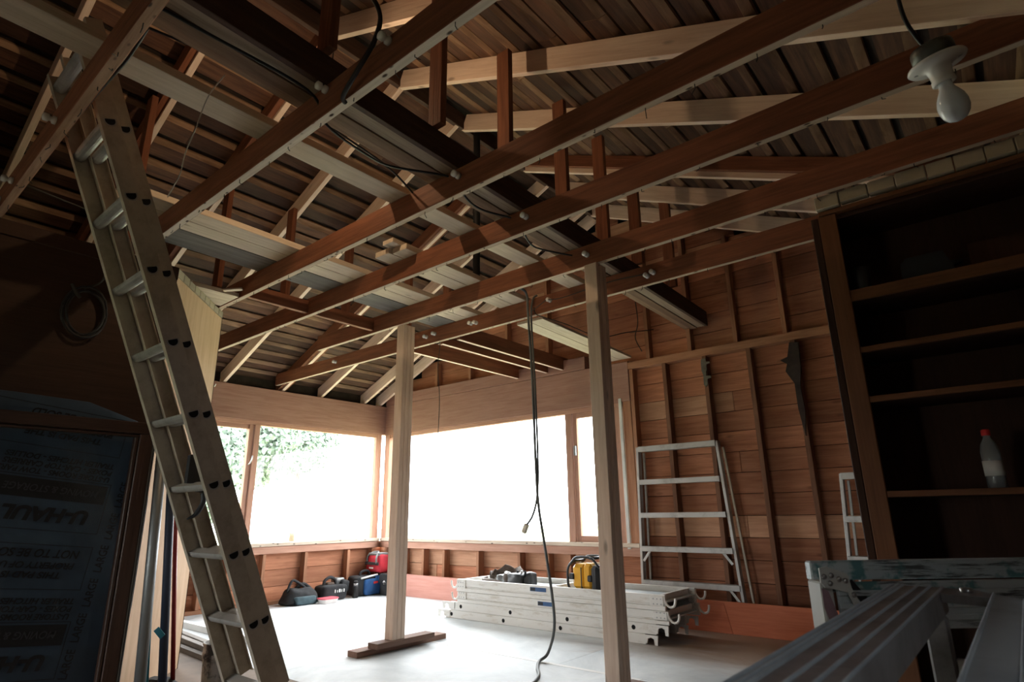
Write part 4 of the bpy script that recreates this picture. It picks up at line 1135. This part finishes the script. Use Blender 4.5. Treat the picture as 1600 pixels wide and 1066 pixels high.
# ================================================================== WIRES
def wire(name, pts, r, mat, label, n=6, cat='cable'):
    o = tube(name, spline(pts, n), r, mat, seg=6); return tag(o, label, cat)
ec = tag(empty('power_cord', (-2.72, 3.52, 2.62)), 'pair of dark cords hanging from the joist to the floor, one with a pale plug', 'cord')
tube('long_cord', spline([(-2.70, 3.30, 2.60), (-2.72, 3.42, 2.625), (-2.735, 3.50, 2.60), (-2.735, 3.51, 2.45), (-2.715, 3.52, 1.9), (-2.695, 3.51, 1.3), (-2.672, 3.50, 1.0), (-2.628, 3.50, 0.73), (-2.575, 3.50, 0.40), (-2.565, 3.50, 0.20), (-2.60, 3.47, 0.05), (-2.62, 3.40, 0.010), (-2.52, 3.25, 0.008), (-2.40, 3.10, 0.008), (-2.30, 2.85, 0.008), (-2.25, 2.5, 0.008)], 8), 0.010, 'greyplug', ec, 8)
tube('short_cord', spline([(-2.68, 3.56, 2.60), (-2.70, 3.53, 2.56), (-2.708, 3.515, 2.40), (-2.700, 3.53, 1.9), (-2.685, 3.525, 1.3), (-2.682, 3.50, 1.05), (-2.71, 3.48, 0.92), (-2.765, 3.48, 0.855)], 8), 0.008, 'greyplug', ec, 8)
bar('plug', (-2.765, 3.48, 0.86), (-2.795, 3.48, 0.80), 0.03, 0.032, 'plug', (1, 0, 0), ec, 0.005)
wire('drooping_wire', [(-2.70, 3.54, 2.50), (-2.69, 3.545, 2.45), (-2.66, 3.575, 2.425), (-2.55, 3.75, 2.38), (-2.45, 4.1, 2.33), (-2.42, 4.5, 2.45), (-2.3, 4.8, 2.52)], 0.004, 'oldwire', 'thin wire drooping below the pale ceiling boards')
wire('knob_wire', [(-2.72, 3.538, 2.47), (-2.60, 3.512, 2.50), (-2.543, 3.508, 2.515), (-2.40, 3.512, 2.50), (-2.0, 3.515, 2.52), (-1.71, 3.51, 2.50)], 0.004, 'oldwire', 'old wire strung along the last joist between porcelain knobs')
wire('beam_wire', [(-1.95, 0.0, 2.59), (-1.90, 0.6, 2.57), (-1.88, 1.02, 2.56), (-1.865, 1.11, 2.44), (-1.95, 1.35, 2.47), (-2.02, 1.55, 2.53), (-1.95, 1.76, 2.56), (-1.90, 1.82, 2.55)], 0.006, 'wire', 'black wire looping under the built-up beam between two joists')
wire('beam_wire', [(-1.93, 1.90, 2.57), (-1.98, 2.05, 2.54), (-2.0, 2.2, 2.55), (-1.93, 2.34, 2.54)], 0.006, 'wire', 'short black wire under the built-up beam past the walkway start')
wire('beam_wire', [(-1.96, 2.45, 2.57), (-2.04, 2.65, 2.53), (-2.05, 2.8, 2.54), (-1.95, 2.98, 2.53)], 0.006, 'wire', 'short black wire under the built-up beam near the single-block post')
wire('cross_wire', [(-2.15, 0.46, 2.66), (-2.10, 0.9, 2.68), (-2.08, 1.2, 2.62), (-2.12, 1.6, 2.60), (-2.18, 1.83, 2.57)], 0.005, 'wire', 'thin black wire crossing above the single pale plank')
wire('loose_cable', [(-1.62, 0.9, 2.95), (-1.55, 1.0, 2.86), (-1.47, 1.045, 2.70), (-1.46, 1.03, 2.56), (-1.55, 1.025, 2.47), (-1.66, 1.045, 2.432), (-1.68, 1.07, 2.426)], 0.009, 'wire', 'thick black cable bent round the joist with a porcelain tube')
wire('edge_wire', [(-1.9, 0.465, 2.47), (-2.1, 0.47, 2.46), (-2.4, 0.475, 2.50), (-2.66, 0.47, 2.50), (-2.73, 0.46, 2.49), (-2.95, 0.47, 2.52), (-3.1, 0.47, 2.56)], 0.005, 'wire', 'black wire along the nearest dark joist above the ladder')
wire('edge_wire', [(-3.42, 0.47, 2.49), (-3.45, 0.8, 2.47), (-3.48, 1.05, 2.46)], 0.004, 'oldwire', 'thin wire stretched from the nearest joist towards the walkway')
wire('pale_string', [(-2.12, 0.80, 2.62), (-2.20, 0.78, 2.55), (-2.22, 0.76, 2.40), (-2.26, 0.75, 2.30), (-2.25, 0.74, 2.20), (-2.31, 0.73, 2.12)], 0.0022, 'string', 'pale thread dangling below the single pale plank', cat='string')
wire('thin_wire', [(-3.80, 3.56, 2.50), (-3.80, 3.57, 2.38), (-3.81, 3.56, 2.2), (-3.79, 3.57, 1.9), (-3.80, 3.57, 1.5), (-3.77, 3.57, 1.25)], 0.003, 'oldwire', 'thin wire hanging beside the stacked-block post')
wire('gable_wire', [(-2.66, 5.19, 2.98), (-2.64, 5.17, 2.75), (-2.68, 5.17, 2.60), (-2.62, 5.17, 2.45)], 0.005, 'oldwire', 'dark wire hanging on the gable boards behind the single-block post')
# coil of cable on the partition
pts = []
for k in range(58):
    a = k / 58 * math.pi * 2 * 3.0
    r = 0.115 + 0.012 * math.sin(a * 0.7)
    pts.append((-3.775 + 0.012 * math.sin(a * 1.3), 0.885 + r * math.cos(a) * 0.85, 2.03 + r * math.sin(a) * 1.15))
co = tag(empty('cable_coil', (-3.78, 0.885, 2.03)), 'coil of dark cable hung on the brown partition', 'cable')
tube('coil', pts, 0.007, 'wire', co, 6)
tube('lead', spline([(-3.775, 0.86, 2.16), (-3.77, 0.93, 2.22), (-3.77, 0.96, 2.32), (-3.78, 1.01, 2.42)], 5), 0.006, 'oldwire', co, 6)
tube('tie', spline([(-3.765, 0.80, 2.17), (-3.76, 0.82, 2.13), (-3.755, 0.845, 2.10)], 4), 0.009, 'oldwire', co, 6)
# small wood off-cut lodged under joist C
tag(bar('wood_sliver', (-4.00, 1.70, 2.45), (-3.93, 1.80, 2.47), 0.04, 0.012, 'plank'), 'broken wood sliver wedged by the joist near the plywood diagonal wall', 'wood scrap')

# ================================================================== HANGING LAMP
fx = Vector((0.0185, 1.043, 1.625)); bx_ = Vector((0.0235, 1.083, 1.560))
ax = Vector((0.10, 0.22, -0.97)).normalized()
zax = ax; xax = Vector((1, 0, 0)) - zax * zax.x; xax.normalize(); yax = zax.cross(xax)
LM = Matrix((xax, yax, zax)).transposed().to_4x4(); LM.translation = Vector((0.028, 1.462, 1.935))
lp = tag(empty('bare_bulb_fixture', (0, 0, 0), mat=LM), 'white bulb in a porcelain holder dangling from a metal junction box', 'lamp')
lathe('junction_box', [(0.030, 0.0), (0.040, 0.002), (0.042, 0.010), (0.042, 0.036), (0.038, 0.037), (0.036, 0.010)], LM, 'metalbox', lp, 20)
hd = lathe('holder', [(0.030, 0.036), (0.056, 0.040), (0.058, 0.045), (0.055, 0.049), (0.036, 0.051), (0.025, 0.056), (0.022, 0.070), (0.021, 0.082), (0.023, 0.084), (0.023, 0.093), (0.019, 0.095), (0.016, 0.090)], LM, 'porcelain', lp, 28)
for s in (-1, 1):
    tube('screw', [LM @ Vector((s * 0.042, 0, 0.046)), LM @ Vector((s * 0.042, 0, 0.051))], 0.0045, 'steel', hd, 8)
prof = [(0.0135, 0.088), (0.0135, 0.100), (0.0150, 0.108), (0.0205, 0.118), (0.0265, 0.130), (0.0298, 0.144), (0.0295, 0.158), (0.0255, 0.171), (0.018, 0.181), (0.008, 0.1855), (0.001, 0.186)]
lathe('bulb', prof, LM, 'bulb', lp, 28)
tube('cord', spline([LM @ Vector((-0.005, 0, 0.001)), LM @ Vector((-0.012, -0.005, -0.02)), (-0.002, 1.437, 2.00), (-0.007, 1.432, 2.07), (-0.007, 1.442, 2.26), (-0.007, 1.48, 2.51), (-0.007, 1.53, 2.9)], 6), 0.0045, 'wire', lp, 8)

# ================================================================== RIGHT FOREGROUND: PAINTED PLATFORM AND TRESTLE
# work platform: top tread seen edge on, end frame with riveted gusset
wp_ = tag(empty('work_platform', (-0.05, 1.55, 0.0)), 'paint-spattered aluminium work platform with riveted corner gussets', 'platform')
PA, PB = Vector((-0.355, 1.345, 0.828)), Vector((0.36, 1.955, 0.828))      # top edge, far left to right
pd = (PB - PA).normalized(); pn = Vector((pd.y, -pd.x, 0)) ; pn = pn if pn.y < 0 else -pn   # towards the camera
up = Vector((0, 0, 1))
def pbar(nm, a0, a1, o0, o1, z0, z1, mat, bev=0.003):
    p = PA + pd * a0 + pn * ((o0 + o1) / 2); q = PA + pd * a1 + pn * ((o0 + o1) / 2)
    p.z = q.z = (z0 + z1) / 2
    return bar(nm, p, q, abs(o1 - o0), abs(z1 - z0), mat, up, wp_, bev)
Lp = (PB - PA).length
pbar('rear_rail', 0.02, Lp, -0.06, -0.035, 0.795, 0.832, 'painted')
pbar('top_sheet', 0.02, Lp, -0.034, 0.028, 0.780, 0.786, 'painted')
pbar('front_rail', 0.03, Lp, 0.03, 0.036, 0.715, 0.800, 'painted')
for zz in (0.735, 0.757, 0.780): pbar('rail_ridge', 0.03, Lp, 0.0365, 0.0405, zz - 0.005, zz + 0.005, 'painted', 0.0015)
# end post with gusset
def pp(a, o, z): 
    v = PA + pd * a + pn * o; v.z = z; return v
bar('end_post', pp(0.012, 0.01, 0.0), pp(0.012, 0.01, 0.80), 0.052, 0.024, 'painted_side', pd, wp_, 0.003)
bar('end_post', pp(0.05, 0.03, 0.0), pp(0.05, 0.03, 0.72), 0.02, 0.028, 'painted_side', pd, wp_, 0.003)
bar('end_post', pp(Lp - 0.02, 0.0, 0.0), pp(Lp - 0.02, 0.0, 0.80), 0.05, 0.025, 'painted_side', pd, wp_, 0.003)
prism('paint_patch', [pp(0.0, 0.0375, 0.79), pp(0.012, 0.0375, 0.785), pp(0.024, 0.0375, 0.745), pp(0.022, 0.0375, 0.715), pp(0.010, 0.0375, 0.725), pp(0.0, 0.0375, 0.755)], (0, 0, 0), tuple(pn * 0.001), 'mauve', wp_)
gs = prism('gusset', [pp(-0.003, 0.042, 0.826), pp(0.012, 0.042, 0.829), pp(0.050, 0.042, 0.815), pp(0.054, 0.042, 0.790), pp(0.092, 0.042, 0.705), pp(0.080, 0.042, 0.695), pp(0.046, 0.042, 0.782), pp(0.004, 0.042, 0.792), pp(-0.003, 0.042, 0.80)], (0, 0, 0), tuple(pn * 0.004), 'painted_side', wp_)
for a, z in ((0.004, 0.811), (0.018, 0.813), (0.032, 0.806), (0.014, 0.799), (0.044, 0.803), (0.056, 0.778), (0.068, 0.748), (0.079, 0.722)):
    c = pp(a, 0.046, z)
    vs, fs = tube_geo([c, c + pn * 0.002, c + pn * 0.0035], [0.0052, 0.0048, 0.0022], 10)
    mesh('rivet', vs, fs, 'steel', gs, Matrix.Identity(4), True)
bar('brace_strap', pp(0.055, 0.036, 0.80), pp(0.13, 0.036, 0.70), 0.004, 0.016, 'black', pd, wp_, 0.001)
pbar('lower_rail', 0.05, Lp, 0.0, 0.02, 0.20, 0.23, 'painted_side')

# low trestle bench whose two ribbed top rails run towards the camera
ts = tag(empty('trestle_bench', (-0.06, 0.7, 0.0)), 'narrow trestle bench of ribbed aluminium rails standing before the painted platform', 'trestle')
ZT = 0.815
def top_rail(x0, x1, y0, y1, mat, ribs, skew=0.0):
    vs = []
    for z in (ZT - 0.034, ZT):
        vs += [(x0, y0, z), (x1, y0, z), (x1, y1 - skew, z), (x0, y1, z)]
    mesh('top_rail', vs, [(3, 2, 1, 0), (4, 5, 6, 7), (0, 1, 5, 4), (1, 2, 6, 5), (2, 3, 7, 6), (3, 0, 4, 7)], mat, ts, Matrix.Identity(4))
    for r in ribs:
        x = x0 + (x1 - x0) * r
        bar('rib', (x, y0, ZT + 0.0008), (x, y1 - skew * r - 0.002, ZT + 0.0008), 0.0030, 0.0034, 'blue_lit', up, ts, 0.0012)
top_rail(-0.192, -0.122, 0.18, 1.195, 'ribbed', (0.03, 0.13, 0.22, 0.50, 0.74, 0.97))
top_rail(-0.062, 0.060, 0.18, 1.15, 'blue_lit', (0.02, 0.30, 0.55, 0.80, 0.97), 0.20)
prism('hinge_plate', [(-0.121, 1.12, ZT - 0.001), (-0.062, 1.10, ZT - 0.001), (-0.062, 1.15, ZT - 0.001), (-0.080, 1.19, ZT - 0.001), (-0.121, 1.20, ZT - 0.001)], (0, 0, 0), (0, 0, -0.012), 'ribbed', ts)
tube('bolt', [(-0.092, 1.155, ZT - 0.004), (-0.092, 1.155, ZT + 0.005)], 0.008, 'steel', ts, 10)
for x in (-0.135, -0.055):
    for y in (1.14, 0.25):
        bar('leg', (x, y, 0.0), (x, y, ZT - 0.035), 0.022, 0.03, 'ribbed', (1, 0, 0), ts, 0.003)
bar('leg_brace', (-0.12, 1.14, 0.70), (-0.07, 1.14, 0.70), 0.012, 0.05, 'painted_side', up, ts, 0.002)

# ================================================================== BULB HANGING IN THE ROOF, HIDDEN BEHIND A JOIST
LX, LY, LZ = -2.60, 1.55, 3.22
wk = tag(empty('hanging_bulb', (LX, LY, LZ)), 'lit bulb on a black cord hung from the rafters above the planks', 'lamp')
tube('cord', [(LX, LY, LZ + 0.07), (LX, LY, 3.82)], 0.004, 'wire', wk, 6)
lathe('socket', [(0.012, 0.075), (0.016, 0.07), (0.017, 0.03), (0.012, 0.025)], Matrix.Translation((LX, LY, LZ)), 'black', wk, 12)
m_, nt_, b_ = nmat('lit_bulb_glass')
b_.inputs['Base Color'].default_value = (0.9, 0.8, 0.6, 1); b_.inputs['Emission Color'].default_value = (1, 0.72, 0.42, 1); b_.inputs['Emission Strength'].default_value = 20.0
M['lit'] = m_
lathe('bulb', [(0.010, 0.03), (0.018, 0.015), (0.026, -0.004), (0.026, -0.018), (0.018, -0.033), (0.004, -0.038)], Matrix.Translation((LX, LY, LZ)), 'lit', wk, 16)
ll = bpy.data.lights.new('bulb_light', 'POINT')
ll.energy = 20.0; ll.color = (1.0, 0.70, 0.42); ll.shadow_soft_size = 0.02
lo = bpy.data.objects.new('bulb_light', ll); COL.objects.link(lo)
lo.parent = wk
lo.location = (0, 0, -0.06)

# ================================================================== OUTSIDE
g = mesh('ground', [(-60, -30, -0.6), (40, -30, -0.6), (40, 60, -0.6), (-60, 60, -0.6)], [(0, 1, 2, 3)], 'grass')
tag(g, 'dry grass outside the windows', kind='structure')
def bush(c, r, label, n=900, trunk=True):
    o = tag(empty('shrub', (c[0], c[1], -0.6)), label, 'shrub', 'shrubs outside the corner window')
    rnd = random.Random(int(abs(c[0] * 31 + c[1] * 17)))
    vs, fs = [], []
    for _ in range(n):
        d = Vector((rnd.gauss(0, 1), rnd.gauss(0, 1), rnd.gauss(0, 1))).normalized()
        p = Vector(c) + Vector((d.x * r[0], d.y * r[1], d.z * r[2])) * rnd.uniform(0.6, 1.05)
        a = Vector((rnd.gauss(0, 1), rnd.gauss(0, 1), rnd.gauss(0, 1))).normalized(); b = d.cross(a).normalized()
        s = rnd.uniform(0.05, 0.11)
        i = len(vs)
        vs += [p - a * s, p + b * s * 0.5, p + a * s, p - b * s * 0.5]; fs.append((i, i + 1, i + 2, i + 3))
    mesh('foliage', vs, fs, 'leaf', o, Matrix.Identity(4))
    tube('stem', [(c[0], c[1], -0.6), (c[0] + 0.1, c[1], c[2])], [0.09, 0.05], 'bark', o, 8)
for c, r, lb in (((-13.6, 5.6, 2.1), (1.3, 0.9, 1.5), 'pale shrub outside the narrow casement of the corner window'),
                 ((-15.2, 7.7, 2.9), (1.6, 0.95, 1.3), 'rounded pale green tree beyond the corner window mullion'),
                 ((-18.5, 11.0, 3.2), (1.6, 1.2, 0.9), 'faint distant tree beyond the middle of the corner window')):
    bush(c, r, lb, 9000)
